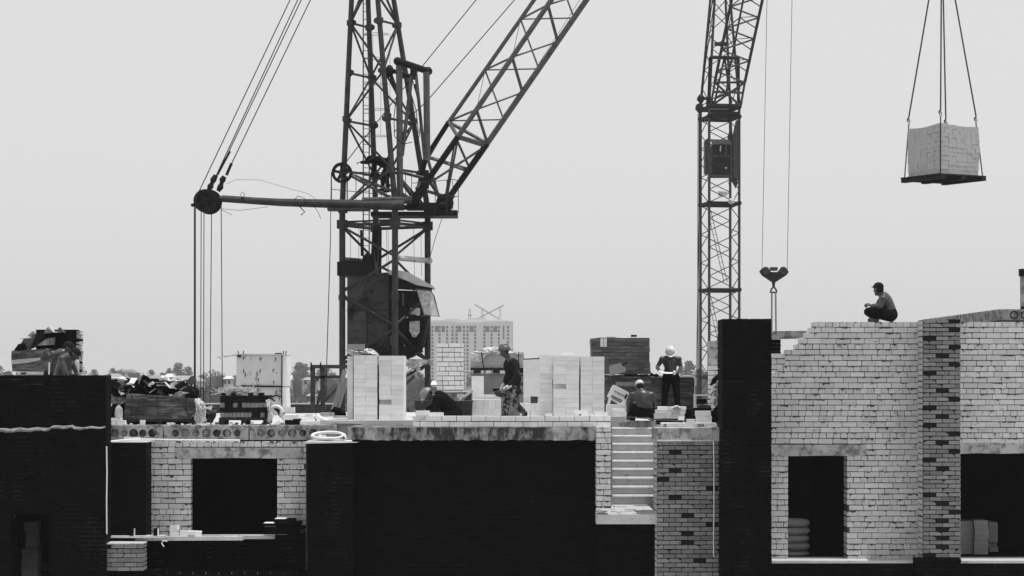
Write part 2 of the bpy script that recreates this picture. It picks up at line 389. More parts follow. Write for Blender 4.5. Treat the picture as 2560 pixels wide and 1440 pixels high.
far_crane('tiny hazy mast on the left of the high-rise roof', 1174, 772, 797, (1170,789), (1179,791))

# ------------------------------------------------------------------ building under construction
# decks and slabs
YD = 39.3
xa1 = X(1527,41); xb1 = X(1646,41)+.36
deck = MB(); deck.box((X(270,41.3)-.3, 41.0, DECK-.22), (xa1, 56.5, DECK-.004)); deck.box((xa1+.001, 44.75, DECK-.22), (xb1-.001, 56.5, DECK-.004)); deck.box((xb1, 41.0, DECK-.22), (X(1800,39.9), 56.5, DECK-.004))
struct(deck.build('roof_deck', 'fresh_concrete'))
ld = MB(); ld.box((-14, 39.0, DECK-.22), (X(270,41.3)-.31, 56.5, DECK-.008)); struct(ld.build('roof_deck', 'fresh_concrete'))
# under the deck: closed off, shade put into near-black walls
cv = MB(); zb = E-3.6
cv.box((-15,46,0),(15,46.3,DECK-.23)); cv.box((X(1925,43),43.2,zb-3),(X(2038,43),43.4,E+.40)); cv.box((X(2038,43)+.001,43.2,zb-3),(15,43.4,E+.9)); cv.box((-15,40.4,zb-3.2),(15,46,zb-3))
cv.box((X(1930,40.9),40.72,E-1.2),(15,43.2,E-1.05))  # hidden ceiling slab added to keep the doorway dark
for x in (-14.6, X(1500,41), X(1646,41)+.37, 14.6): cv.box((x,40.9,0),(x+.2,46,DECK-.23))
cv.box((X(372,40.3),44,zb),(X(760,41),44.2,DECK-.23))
tag(cv.build('inner_wall', 'interior'), 'inner walls coloured near black for the shade seen through the wall openings', 'inner wall')
cv2 = MB(); cv2.box((-14.2,39.96,E-3.45),(X(1500,39.9),45.9,E-3.30)); cv2.box((X(1930,40.76),40.75,Z(1397,40.3)-.2),(14.4,43.1,Z(1397,40.3)-.0)); struct(cv2.build('floor','interior'))  # inner floor in the same near black, shade put into its colour
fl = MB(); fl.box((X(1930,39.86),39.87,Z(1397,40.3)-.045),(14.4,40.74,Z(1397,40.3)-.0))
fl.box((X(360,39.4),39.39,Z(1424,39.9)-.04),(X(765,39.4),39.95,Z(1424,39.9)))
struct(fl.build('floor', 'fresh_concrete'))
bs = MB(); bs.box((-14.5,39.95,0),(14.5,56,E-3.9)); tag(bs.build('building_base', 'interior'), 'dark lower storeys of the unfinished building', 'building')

# left parapet wall
def lspan(zm):
    Y = 38.5; a, b = X(-60,Y), X(265,Y)
    return [(a, X(28,Y)), (X(122,Y), b)] if zm < Z(1285,Y) else [(a, b)]
dark_wall('brick_wall', 'tall black brick wall at the left edge with plastic film across it', -60, 265, 938, 1460, 38.5, .51, spans=lspan)
f = MB(); pts = []; top = []; n = 46; rf_ = random.Random(3)
for i in range(n+1):
    px = -30+294*i/n; y = 1076-8*min(1,i/n)+math.sin(i*.9)*1.2-(4 if 24 < i < 34 else 0); w = 7-4*i/n+rf_.uniform(-1,1)
    pts.append(W(px, y+w, 38.46-.02*math.sin(i*2.1))); top.append(W(px, y-w*.5, 38.45-.03*math.sin(i*1.1+1)))
mid = [(a+b)/2+Vector((0,-.02-rf_.uniform(0,.05),rf_.uniform(-.02,.02))) for i,(a,b) in enumerate(zip(pts,top))]
vs = pts+mid+top+[p+Vector((0,.03,.005)) for p in top]; k = n+1
f.add(vs, [(r*k+i, r*k+i+1, (r+1)*k+i+1, (r+1)*k+i) for r in range(3) for i in range(n)])
tag(f.build('plastic_film', 'cardboard'), 'crumpled strip of plastic film stretched across the black wall', 'plastic film')
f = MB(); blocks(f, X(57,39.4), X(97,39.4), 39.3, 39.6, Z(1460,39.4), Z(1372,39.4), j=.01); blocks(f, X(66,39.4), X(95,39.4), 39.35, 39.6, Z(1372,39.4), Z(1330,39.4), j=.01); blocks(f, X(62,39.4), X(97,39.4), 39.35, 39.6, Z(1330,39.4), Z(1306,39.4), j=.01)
tag(f.build('brick_stack', 'shaded_block'), 'dim stack of blocks in the dark opening at bottom left', 'brick stack')

# hollow-core slabs, end faces with round holes
def slab_face(mb, x0, x1, z0, z1, y0, y1, holes):
    n = 16; 
    # front face with holes: grid strips between holes filled by an n-gon bridge
    mb.box((x0,y0+.09,z0),(x1,y1,z1),0)
    edges = [x0]+[ (holes[i][0]+holes[i+1][0])/2 for i in range(len(holes)-1)]+[x1]
    for i,(hx,hz,hr) in enumerate(holes):
        a, b = edges[i], edges[i+1]
        ring = [(hx+hr*math.cos(2*math.pi*k/n+math.pi/4), hz+hr*math.sin(2*math.pi*k/n+math.pi/4)) for k in range(n)]
        def sq(k):
            t = k/(n/4.); s_ = int(t) % 4; u = t-int(t)
            c = [(b,z1),(a,z1),(a,z0),(b,z0),(b,z1)]
            return (c[s_][0]+(c[s_+1][0]-c[s_][0])*u, c[s_][1]+(c[s_+1][1]-c[s_][1])*u)
        o = [sq(k) for k in range(n)]
        vs = [(p[0],y0,p[1]) for p in o]+[(p[0],y0,p[1]) for p in ring]+[(p[0],y0+.088,p[1]) for p in ring]+[(p[0],y0+.088,p[1]) for p in o]
        fs = []
        for k in range(n):
            q = (k+1) % n; fs += [(k,q,n+q,n+k),(n+k,n+q,2*n+q,2*n+k),(k,q,3*n+q,3*n+k)]
        mb.add(vs, fs, 0)
        mb.add([(p[0],y0+.03+random.uniform(0,.05),p[1]) for p in ring], [tuple(range(n))], 1 if random.random() < .55 else 0)
Ys = 40.35
for a, b, lab in ((236,408,'hollow slab at the left end, beside the black wall'),(409,622,'hollow slab with seven cores below the rubble heap'),(623,838,'hollow slab with seven cores left of the coiled hose')):
    n = int((b-a)/27.); mb = MB(); x0, x1 = X(a+1,Ys), X(b-1,Ys); z1 = DECK-.0; z0 = Z(1100,Ys)
    hs = [(x0+.11+(x1-x0-.22)*(i+.5)/n, (z0+z1)/2-.005, (.078 if i % 2 else .066)*random.uniform(.95,1.05)) for i in range(n)]
    slab_face(mb, x0, x1, z0, z1, Ys, 41.0, hs)
    for q in range(40):
        xx = random.uniform(x0,x1); mb.box((xx,Ys-.006,z1-.012),(xx+random.uniform(.02,.12),Ys+.02,z1+random.uniform(.003,.02)),0,j=.005)
    tag(mb.build('hollow_slab', ['concrete','stained_concrete']), 'concrete '+lab, 'concrete slab', 'hollow-core floor slabs in a row')
# long left brick section
Yw = 39.75
def ms(zm):
    Y = Yw; a, b = X(365,Y), X(765,Y)
    if zm > Z(1118,Y): return [(a,b)]
    if zm > Z(1146,Y): return [(a,X(438,Y)),(X(758,Y),b)]
    return [(a,X(477,Y)),(X(693,Y),b)]
mb = MB(); wallpx(mb, 365, 765, 1104.5, 1345, Yw, .2, spans=ms, drip=.4, header=4, off=0)
t = thing('brick_wall', 'white brick wall around the black window opening on the left', 'brick wall', W(565,1345,Yw)); mb.build('bricks', ['white_brick','mortar'], t)
lm = MB(); pts = [(438,1120),(520,1119),(757,1119.5),(758,1145),(700,1146.5),(600,1145),(470,1146.5),(444,1146),(438,1138)]
lm.pp(pts, Yw-.02, .5); lm.build('lintel', 'concrete', t)
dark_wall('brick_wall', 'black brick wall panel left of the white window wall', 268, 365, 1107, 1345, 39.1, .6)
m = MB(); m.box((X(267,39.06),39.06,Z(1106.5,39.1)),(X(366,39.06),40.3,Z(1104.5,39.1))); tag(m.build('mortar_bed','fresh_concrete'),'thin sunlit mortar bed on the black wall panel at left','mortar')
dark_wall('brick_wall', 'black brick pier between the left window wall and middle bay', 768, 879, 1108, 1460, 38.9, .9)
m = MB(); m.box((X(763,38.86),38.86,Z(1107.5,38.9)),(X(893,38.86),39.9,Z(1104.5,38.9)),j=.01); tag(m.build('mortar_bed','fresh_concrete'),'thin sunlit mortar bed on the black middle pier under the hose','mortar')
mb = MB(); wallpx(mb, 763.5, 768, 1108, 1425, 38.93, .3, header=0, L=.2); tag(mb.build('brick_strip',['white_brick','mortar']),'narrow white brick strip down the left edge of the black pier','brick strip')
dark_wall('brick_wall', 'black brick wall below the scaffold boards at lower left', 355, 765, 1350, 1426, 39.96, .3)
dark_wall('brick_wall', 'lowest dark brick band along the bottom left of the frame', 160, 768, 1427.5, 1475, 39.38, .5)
mb = MB(); wallpx(mb, 245, 358, 1361, 1427, 38.6, .4, L=.215, H=.066, J=.013, header=0, mi=0, mo=1, md=2, pd=.4)
t = thing('brick_pier', 'low light brick pier at lower left with sunlit mortar top', 'brick pier', W(300,1427,38.6)); mb.build('bricks', ['clay_brick','joint_mortar','burnt_brick'], t)
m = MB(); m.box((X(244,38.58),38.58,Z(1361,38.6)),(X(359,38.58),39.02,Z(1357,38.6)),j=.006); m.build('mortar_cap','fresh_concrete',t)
# central dark bay
dark_wall('brick_wall', 'wide black brick wall filling the middle bay below the stained slab', 880, 1490, 1102, 1470, 39.5, .4, mats=('dark_brick','black_mortar'))  # dark brick; joints blackened too for the deep shade of the bay
cs = MB(); x0, x1 = X(868,39), X(1490,39)
edge = [(x0,DECK),(x1,DECK),(x1,Z(1099,39))]
n = 60
for i in range(1,n): edge.append((x1+(x0-x1)*i/n, Z(1100.5,39)+random.uniform(-.012,.012)))
edge.append((x0,Z(1100,39)))
cs.prism([(a,39.0,b) for a,b in edge], (0,2.0,0)); tag(cs.build('concrete_slab','stained_concrete'),'long stained concrete slab edge above the black middle bay','concrete slab')
sl = MB(); zt = E-.775; sl.box((X(800,41),41.0,DECK),(X(1062,41),47.5,zt)); sl.box((X(820,40.9),40.9,DECK+.02),(X(905,40.9),40.99,DECK+.05)); tag(sl.build('concrete_slab','fresh_concrete'),'upper concrete slab under the tall left brick pack','concrete slab')
# parapet courses and stair-side pier
def ps(zm):
    Y = 39.25; return [(X(1065,Y),X(1527,Y))] if zm > Z(1053.5,Y) else [(X(1032,Y),X(1527,Y))]
mb = MB(); wallpx(mb, 1032, 1527, 1040.5, 1066.5, 39.25, .25, spans=ps, header=0, round_=.006)
tag(mb.build('brick_wall',['pale_block','mortar']),'two fresh courses of white bricks along the slab edge','brick wall')
mb = MB(); wallpx(mb, 1491, 1527, 1067, 1266, 38.9, .5, header=3, drip=.4)
tag(mb.build('brick_pier',['white_brick','mortar']),'narrow white brick pier on the left side of the stairs','brick pier')
# landing and stairs
lz = Z(1286,39); m = MB(); m.box((X(1491,39),39.0,lz-.17),(X(1645,39),42.3,lz))
for i in range(26):
    xx = random.uniform(X(1495,39),X(1630,39)); yy = random.uniform(39,41.5); m.box((xx,yy,lz),(xx+random.uniform(.03,.2),yy+random.uniform(.03,.3),lz+random.uniform(.005,.02)),j=.01)
tag(m.build('stair_landing','fresh_concrete'),'rough concrete landing at the foot of the stairs','landing')
dark_wall('brick_wall', 'black wall below the stair landing', 1491, 1642, 1312, 1470, 39.3, .4, mats=('dark_brick','black_mortar'))
t = thing('staircase', 'straight flight of sunlit concrete steps between two brick piers', 'stairs', W(1585,1264,42))
tops = [1238,1215.5,1193,1171,1150.5,1129,1108,1088,1068.5]
for i, y in enumerate(tops):
    Y = 42.0+i*.3; zt = Z(y, Y); zb_ = Z(1286,39) if i == 0 else Z(tops[i-1], Y-.3)-.03
    m = MB(); a, b = X(1530 if i else 1531,Y), X(1644,Y)+.3
    n = 12; prof = []
    m.prism([(a,Y+.03,zb_-.12),(a,Y+.03,zt-.05),(a,Y,zt-.024),(a,Y+.03,zt),(a,Y+.42,zt),(a,Y+.42,zb_-.12)], (b-a,0,0)); m.build('step','fresh_concrete',t)
m = MB(); m.box((X(1490,42.2)-.25,41.8,lz-.3),(X(1529,42.2),45.3,E-1.05)); tag(m.build('stair_wall','fresh_concrete'),'grey side wall left of the concrete stairs','wall')
# patterned pier right of stairs
mb = MB(); wallpx(mb, 1643, 1803, 1103.5, 1470, 38.95, .12, L=.205, H=.064, J=.0145, header=0, md=2, pd=.85, round_=.016)
t = thing('brick_pier', 'patterned brick pier with scattered black bricks right of the stairs', 'brick pier', W(1720,1470,39)); mb.build('bricks',['clay_brick','joint_mortar','burnt_brick'],t)
mb = MB(); wallpx(mb, 1639, 1803, 1104, 1470, 39.075, .7, header=0); mb.build('side_bricks',['white_brick','mortar'],t)
m = MB(); m.box((X(1641,38.97),38.97,Z(1101.5,39)),(X(1797,38.97),40.2,Z(1070.5,39)),j=.008); m.build('concrete_cap','concrete',t)
m = MB(); m.box((X(1643,38.95),38.93,Z(1103,39)),(X(1803,38.95),38.968,Z(1099.5,39)),j=.008); m.build('mortar_bed','fresh_concrete',t)
m = MB(); m.box((X(1780,38.9),38.9,Z(1101,39)),(X(1803,38.9),39.2,Z(1068,39)),j=.006)
tag(m.build('concrete_block','concrete'),'small concrete block at the foot of the tall black pillar','block')
m = MB(); m.path([W(1784,1100,38.9),W(1785,1180,38.9),W(1785,1260,38.91),W(1784,1330,38.9),W(1784,1392,38.91)],.011); tag(m.build('string_line','white_paint'),'white cord hanging down the patterned pier','cord')
# tall dark pillar
dark_wall('brick_pillar', 'tall black brick pillar rising to the right of centre', 1806, 1929, 797, 1470, 38.3, .9)['category'] = 'brick pillar'
# right white wall
Yr = 40.3
steps = [(805,2035),(816,2026),(831,2016),(845,2002),(859,1990),(873,1967),(888,1970),(902,1968),(916,1950),(930,1936)]
def rs(zm):
    Y = Yr; py = 945-(zm-E)*F/Y; a = X(1925,Y); b = X(3100,Y)
    for y, x in steps:
        if py < y+13.5: a = X(x,Y); break
    door = (X(1970,Y), X(2118,Y)); win = (X(2400,Y), X(2780,Y))
    if 1112 < py <= 1140: return [(X(2166,Y), X(2330,Y)), (X(2810,Y), b)]
    if py > 1135: return [(a, door[0]), (door[1], X(2330,Y)), (win[1], b)]
    if py > 1107: return [(a,X(2330,Y)), (X(2810,Y), b)]
    return [(a, b)]
mb = MB(); wallpx(mb, 1925, 3100, 805, 1397, Yr, .42, spans=rs, drip=.3, header=4, off=0)
t = thing('brick_wall', 'large white brick wall with stepped left end and dark doorway on the right', 'brick wall', W(2240,1397,Yr)); mb.build('bricks',['white_brick','mortar'],t)
m = MB(); m.pp([(1926,1112),(2166,1111.5),(2166.5,1138),(2120,1140),(2060,1139),(1990,1140.5),(1926,1140)],Yr-.015,.44); m.build('lintel','concrete',t)
m = MB(); m.pp([(2396,1107),(2808,1107),(2808,1134),(2560,1133),(2500,1134.5),(2440,1133),(2396,1135)],Yr-.01,.44); m.build('lintel','concrete',t)
# broken toothing bricks on the raked end
for i,(px,py) in enumerate(((1994,859),(1973,873),(1959,917),(1940,931),(2014,832),(1967,902))):
    m = MB(); m.box((X(px,40.45),40.42,Z(py+12.5,40.45)),(X(px+30,40.45),40.66,Z(py+.5,40.45)),j=.003); m.build('toothing_brick','pale_block',t)
mb = MB(); wallpx(mb, 2309, 2401, 798, 1396, 39.6, .12, L=.215, H=.062, J=.0148, header=0, md=2, pd=.92, round_=.016)
t = thing('brick_column', 'projecting brick column with scattered black bricks on the white wall', 'brick column', W(2355,1396,39.6)); mb.build('bricks',['clay_brick','joint_mortar','burnt_brick'],t)
mb = MB(); wallpx(mb, 2309, 2401, 799, 1396, 39.725, .57, header=0, L=.19, inset=.008); mb.build('side_bricks',['white_brick','mortar'],t)
dark_wall('brick_wall', 'dark band below the white wall at lower right', 1929, 3100, 1403.5, 1480, 39.9, .5)
dark_wall('brick_wall', 'short dark plinth under the projecting column', 2290, 2403, 1397, 1470, 39.55, .34)
# things inside the openings
m = MB()
for i in range(5):
    z0 = Z(1397,41.2)+i*.145; w = random.uniform(-.02,.02); zz = z0
    m.ball(((X(1950,41.2)+X(2019,41.2))/2+w, 41.4, zz+.075), (.33,.3,.115+random.uniform(-.01,.01)), n=22, k=12, low=-.62, hi=.6, rot=Euler((random.uniform(-.04,.04),random.uniform(-.06,.06),random.uniform(-.2,.2))).to_matrix())
sk = m.build('cement_sack','cardboard'); tag(sk,'pile of slumped cement sacks just inside the dark doorway','sacks')
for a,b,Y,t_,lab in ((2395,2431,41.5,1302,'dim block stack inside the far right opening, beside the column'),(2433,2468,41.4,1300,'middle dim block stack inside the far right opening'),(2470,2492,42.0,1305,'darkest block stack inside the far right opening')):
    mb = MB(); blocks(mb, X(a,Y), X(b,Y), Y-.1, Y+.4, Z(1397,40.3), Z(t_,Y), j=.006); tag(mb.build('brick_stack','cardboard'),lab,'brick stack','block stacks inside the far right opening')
# upper slab on the right, seen from its side
m = MB(); y0, y1 = 44., 51.5; xa = X(2497,44); za = Z(800.5,44); zc = Z(773,44)
m.add([(xa,y0,za),(xa+1.5,y0,za),(xa+1.5,y1,za),(xa-.05,y1,za),(xa,y0,zc),(xa+1.5,y0,zc),(xa+1.5,y1,zc),(xa-.05,y1,zc)], [(0,3,2,1),(4,5,6,7),(0,1,5,4),(1,2,6,5),(2,3,7,6),(3,0,4,7)])
for px in (2535,2562): m.ring(W(px,787,43.995), (0,1,0), .062, .078, .02, n=20, m=1)
for i in range(22):
    yy = y0+.6+i*.3; m.box((xa-.012-.05*(yy-y0)/7.5,yy,za+.02),(xa+.02,yy+.09,zc-.03),0,j=.01)
tag(m.build('hollow_slab',['concrete','ink']),'long hollow slab laid on the right-hand wall top, seen from its side','concrete slab','hollow-core floor slabs on the right wall')
m = MB(); m.box((xa+1.55,44.05,za),(xa+3,51.5,zc)); tag(m.build('hollow_slab','concrete'),'second concrete slab at the right frame edge','concrete slab','hollow-core floor slabs on the right wall')
m = MB(); m.box((X(2554,44.6),44.6,Z(773,44.6)),(X(2640,44.6),44.72,Z(690,44.6)),0,j=.006); m.box((X(2552,44.55),44.55,Z(690,44.6)),(X(2640,44.6),44.75,Z(672,44.6)),1,j=.006); m.box((X(2553,44.56),44.56,Z(773,44.6)),(X(2560,44.6),44.59,Z(766,44.6)),1)
tag(m.build('masonry_post',['concrete','burnt_brick']),'masonry post with dark cap cut by the right edge','post')
m = MB(); m.pp([(1925,828),(2018,827),(2016,843),(2000,846),(1925,848)],44,.3); tag(m.build('concrete_beam','concrete'),'concrete beam resting behind the stepped wall end','beam')
mb = MB(); wallpx(mb,1925,1952,849,990,44.05,.3,L=.25,H=.066,header=0); tag(mb.build('brick_pier',['dark_brick','mortar']),'dark brick pier propping the beam beside the black pillar','brick pier')
mb = MB(); wallpx(mb,1925,1985,884,990,41.2,.25,header=0); tag(mb.build('brick_wall',['pale_block','mortar']),'low white brickwork just behind the stepped wall end','brick wall')

# ================================================================== LOOSE THINGS
def pallet(t, x0, x1, y0, y1, z0, h=.12, mat='dark_wood'):
    m = MB(); n = 3
    for i in range(3):
        xx = x0+(x1-x0-.1)*i/2; m.box((xx,y0+.01,z0),(xx+.1,y1-.01,z0+h*.6))
    m.box((x0,y0,z0+h*.6+.001),(x1,y0+.1,z0+h)); 
    for i in range(1,5): yy = y0+(y1-y0-.1)*i/4; m.box((x0,yy,z0+h*.6+.001),(x1,yy+.1,z0+h))
    m.build('pallet', mat, t)
# tall left pack
def pack(label, a, b, t, base, Y, z0, dep, gap=None, extra=None, side=0):
    x0, x1 = X(a,Y), X(b,Y); T = thing('brick_pack', label, 'brick pack', ((x0+x1)/2, Y, z0), 'packs of white bricks on pallets')
    pallet(T, x0-.03, x1+.05, Y-.02, Y+dep, z0)
    m = MB(); zz = Z(t,Y)
    if gap:
        g = X(gap,Y); blocks(m, x0, g-.015, Y, Y+dep, z0+.125, zz); blocks(m, g+.02, x1, Y+.01, Y+dep, z0+.125, zz-.01)
    else: blocks(m, x0, x1, Y, Y+dep, z0+.125, zz)
    m.build('bricks','pale_block',T); return T
T = pack('tall pack of white bricks standing left of centre with film and grey bricks on top', 884, 1009, 888, 1050, 41.6, zt, 1.0, gap=945)
m = MB(); blocks(m, X(868,42.0), X(882,42.0), 42.0, 42.6, zt+.125, Z(890,42)); m.build('side_bricks','pale_block',T)
T = pack('pack of white bricks with a dark vertical gap, right of the walking man', 1384, 1511, 890, 1058, 42.4, DECK, 1.0, gap=1449)
T = pack('paler pack of white bricks directly left of the gapped pack', 1349, 1381, 888, 1058, 42.9, DECK, .9)
m = MB(); blocks(m, X(1404,42.6), X(1434,42.6), 42.6, 42.85, Z(889,42.6), Z(879,42.6)); tag(m.build('brick_row','pale_block'),'single row of bricks lying on top of the gapped pack','bricks')
m = MB(); blocks(m, X(869,41.7), X(910,41.7), 41.7, 41.95, Z(875,41.7), Z(860,41.7), L=.09, H=.11); tag(m.build('brick_row','cardboard'),'three grey bricks on the film atop the tall left pack','bricks')
def rag(name, pix, Y, mat, label, cat, th=.15, puff=.05, seed=1, parent=None):
    """crumpled sheet: outline filled with a displaced grid of folds"""
    rnd = random.Random(seed); cx = sum(p[0] for p in pix)/len(pix); cy = sum(p[1] for p in pix)/len(pix)
    m = MB(); rings = 5; n = len(pix)*4; P = []
    for i in range(n):
        a = pix[i//4]; b = pix[(i//4+1) % len(pix)]; u = (i % 4)/4.; P.append((a[0]+(b[0]-a[0])*u, a[1]+(b[1]-a[1])*u))
    vs = [W(cx,cy,Y-puff)]
    for r in range(1, rings+1):
        for p in P:
            k = r/rings; q = W(cx+(p[0]-cx)*k, cy+(p[1]-cy)*k, Y); q.y = Y-puff*(1-k*k)+rnd.uniform(-1,1)*puff*.7; q.z += rnd.uniform(-1,1)*.008; q.x += rnd.uniform(-1,1)*.008; vs.append(q)
    for p in P: q = W(p[0],p[1],Y+th); vs.append(q)
    fs = [(0,1+i,1+(i+1)%n) for i in range(n)]
    for r in range(rings): fs += [(1+r*n+i,1+(r+1)*n+i,1+(r+1)*n+(i+1)%n,1+r*n+(i+1)%n) for i in range(n)]
    fs.append(tuple(1+rings*n+i for i in range(n)))
    m.add(vs, fs)
    o = m.build(name, mat, parent)
    if parent is None: tag(o, label, cat)
    return o
rag('plastic_film',[(864,873),(880,877),(905,878),(918,871),(932,873),(945,884),(948,889),(912,887),(880,888),(870,884)],41.7,'white_cloth','crumpled clear film lying on the tall left brick pack','plastic film',.5,.08,3)
# bricks beside walker etc
def stack(label, a, b, t, base, Y, dep=.5, mat='pale_block', L=.25, H=.088, z0=None, cat='brick stack', name='brick_stack', j=.006):
    m = MB(); blocks(m, X(a,Y), X(b,Y), Y, Y+dep, DECK if z0 is None else z0, Z(t,Y), L=L, H=H, j=j)
    return tag(m.build(name, mat), label, cat)
stack('low stack of white bricks directly behind the walking man', 1178, 1252, 999, 1055, 49.0, .6, L=.12, H=.2)
stack('square stack of white blocks left of the walking man', 1193, 1252, 987, 1055, 49.7, .5, L=.2, H=.12)
stack('white bricks stacked behind the walking man, on his right', 1300, 1352, 1008, 1055, 48.9, .6, L=.12, H=.2)
stack('pair of white blocks set on the brick stack left of the walker', 1179, 1209, 940, 1000, 50.3, .4, L=.3, H=.3)
stack('large smooth white block stack between walker and gapped pack', 1309, 1349, 898, 1058, 49.6, .6, L=.35, H=.4)
m = MB(); m.box((X(1327,48.9),48.95,Z(1008,48.9)),(X(1345,48.9),49.3,Z(992,48.9)),j=.01); tag(m.build('bucket_box','steel'),'dark square tin standing on bricks behind the walking man','tin')
# brick column
mb = MB(); wallpx(mb, 1092, 1158, 858, 978, 48, .5, L=.25, H=.088, header=3, off=1, round_=.005)
tag(mb.build('brick_column',['pale_block','mortar']),'free-standing white brick column in front of the far high-rise','brick column')
m = MB(); m.box((X(1075,47.5),47.5,DECK),(X(1178,47.5),48.9,Z(981,47.5))); m.box((X(1108,47.4),47.4,Z(981,47.5)+.002),(X(1180,47.4),48.9,Z(978.2,47.5)),1); m.box((X(1142,47.45),47.45,Z(996,47.5)),(X(1160,47.45),47.495,Z(984,47.5)),1)
tag(m.build('concrete_plinth',['stained_concrete','fresh_concrete']),'dark plinth under the free-standing brick column','plinth')
# pallet with film on dark bricks
T = thing('brick_pack','low pack under crumpled film on a pallet behind the walking man','brick pack',W(1240,935,51))
m = MB(); m.pp([(1176,905),(1180,884),(1208,880),(1309,881),(1311,900),(1312,918),(1176,918)],51,.9); m.build('wrapped_bricks','pale_wrap',T)
rag('film',[(1174,885),(1183,879),(1215,869),(1245,866),(1262,872),(1280,880),(1306,885),(1240,886),(1212,886),(1196,906),(1180,903)],50.95,'white_cloth','','',.6,.06,5,T)
m = MB(); m.box((X(1176,50.9),50.9,Z(926,51)),(X(1310,50.9),51.9,Z(919,51)))
for a in (1184,1232,1270,1298): m.box((X(a,50.95),50.95,Z(933,51)),(X(a+17,50.95),51.85,Z(926.2,51)))
m.build('pallet','dark_wood',T)
m = MB(); m.path([W(1204,880,50.86),W(1206,900,50.88),W(1209,918,50.86),W(1214,932,50.86)],.012); m.path([W(1296,880,50.93),W(1297,915,50.9)],.01); m.build('strap','ink',T)
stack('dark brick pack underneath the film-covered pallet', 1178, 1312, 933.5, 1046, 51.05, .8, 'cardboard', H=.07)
m = MB(); m.tube(W(1309,898,46.5),W(1352,896,46.5),.012,n=5); m.tube(W(1345,896.2,46.5),W(1350,895,46.5),.022,n=5); tag(m.build('steel_rod','ink'),'thin dark rod lying across to the smooth block stack','rod')
# mortar troughs
def trough(label, a, b, t, base, Y):
    m = MB(); x0,x1 = X(a,Y),X(b,Y); zt_ = Z(t,Y); z0 = Z(base,Y)
    for (ax,ay,bx,by) in ((x0,Y,x1,Y),(x1,Y,x1,Y+.5),(x1,Y+.5,x0,Y+.5),(x0,Y+.5,x0,Y)):
        cx,cy = (x0+x1)/2,Y+.25; sh = lambda x,y,k:(cx+(x-cx)*k,cy+(y-cy)*k)
        p = [(*sh(ax,ay,.86),z0),(*sh(bx,by,.86),z0),(bx,by,zt_),(ax,ay,zt_)]; q = [(*sh(v[0],v[1],.94),v[2]) for v in p]
        m.add([Vector(v) for v in p+q],[(0,1,2,3),(7,6,5,4),(3,2,6,7),(0,4,5,1)])
    m.tube((x0-.02,Y-.01,zt_),(x1+.02,Y-.01,zt_),.015,n=6); m.box((x0+.08,Y+.05,z0),(x1-.08,Y+.45,z0+.02))
    m.box((x0+.03,Y+.03,zt_-.1),(x1-.03,Y+.47,zt_-.08),1)
    return tag(m.build('mortar_trough',['steel','concrete']),label,'trough','steel mortar troughs')
trough('dark steel mortar trough in front of the bending worker', 1036, 1112, 1002, 1060, 44.6)
trough('dark steel mortar trough behind the bending worker with a pale handle in it', 1134, 1181, 1003, 1062, 44.2)
m = MB(); m.tube(W(1144,1006,44.5),W(1182,975,44.4),.028,n=8); tag(m.build('shovel_handle','pale_wood'),'pale wooden handle leaning out of the mortar trough','handle')
m = MB(); m.tube(W(1049,1006,44.7),W(1064,996,44.7),.03,.015,n=8); tag(m.build('shovel_handle','pale_wood'),'short pale handle poking out of the left trough','handle')
# loose bricks on the parapet
loose = [(1039,1074,1027,1039,39.35,'white brick lying flat on top of the corner stack by the worker',0),(1073,1108,1031,1040.3,39.3,'white brick set on the new course before the bending worker',1),
 (1032,1066,1040.5,1052.5,39.45,'white brick under the corner stack by the worker',0),(1363,1379,1034,1040.3,39.3,'small half brick on the course before the gapped pack',0),
 (1437,1470,1026,1034.5,39.5,'white brick on top of the course below the gapped pack',0),(1455,1484,1035,1040.3,39.3,'flat white brick under another at the course end',0),(1486,1520,1030,1040.3,39.3,'white brick at the right end of the new course',0),
 (1531,1563,1022,1030,39.9,'upper white brick stacked behind the stair top',0),(1533,1566,1030.3,1041,39.9,'lower white brick stacked behind the stair top',0),(1546,1566,1041,1052,39.7,'half brick on the edge above the stairs',0),
 (1697,1711,1041,1052,40.2,'upright half brick near the flat paving stack',0),(1739,1777,1027,1040,39.7,'upper white brick beside the black pillar',0),(1741,1779,1040.4,1056,39.7,'lower white brick beside the black pillar',0),
 (1717,1738,1048,1055,40.1,'small pale brick left of the pair by the black pillar',0),(706,736,1018,1030,42.6,'white block standing behind the tilted slabs',0)]
for a,b,t_,bs_,Y,lab,r in loose:
    x0,x1,z0,z1 = X(a,Y),X(b,Y),Z(bs_,Y),Z(t_,Y); m = MB(); m.box((x0,Y,z0),(x1,Y+.12,z1),0,rot=Euler((0,0,R(random.uniform(-4,4)))),j=.002)
    tag(m.build('brick','pale_block'),lab,'brick','loose white bricks')
m = MB(); 
for a,b,t_,bs_ in ((1040,1062,1053,1066),(1528,1566,1041.5,1066)): m.box((X(a,39.6),39.6,Z(bs_,39.6)),(X(b,39.6),40.0,Z(t_,39.6)),j=.004)
tag(m.build('concrete_kerb','concrete'),'short concrete blocks under the loose white bricks','block')
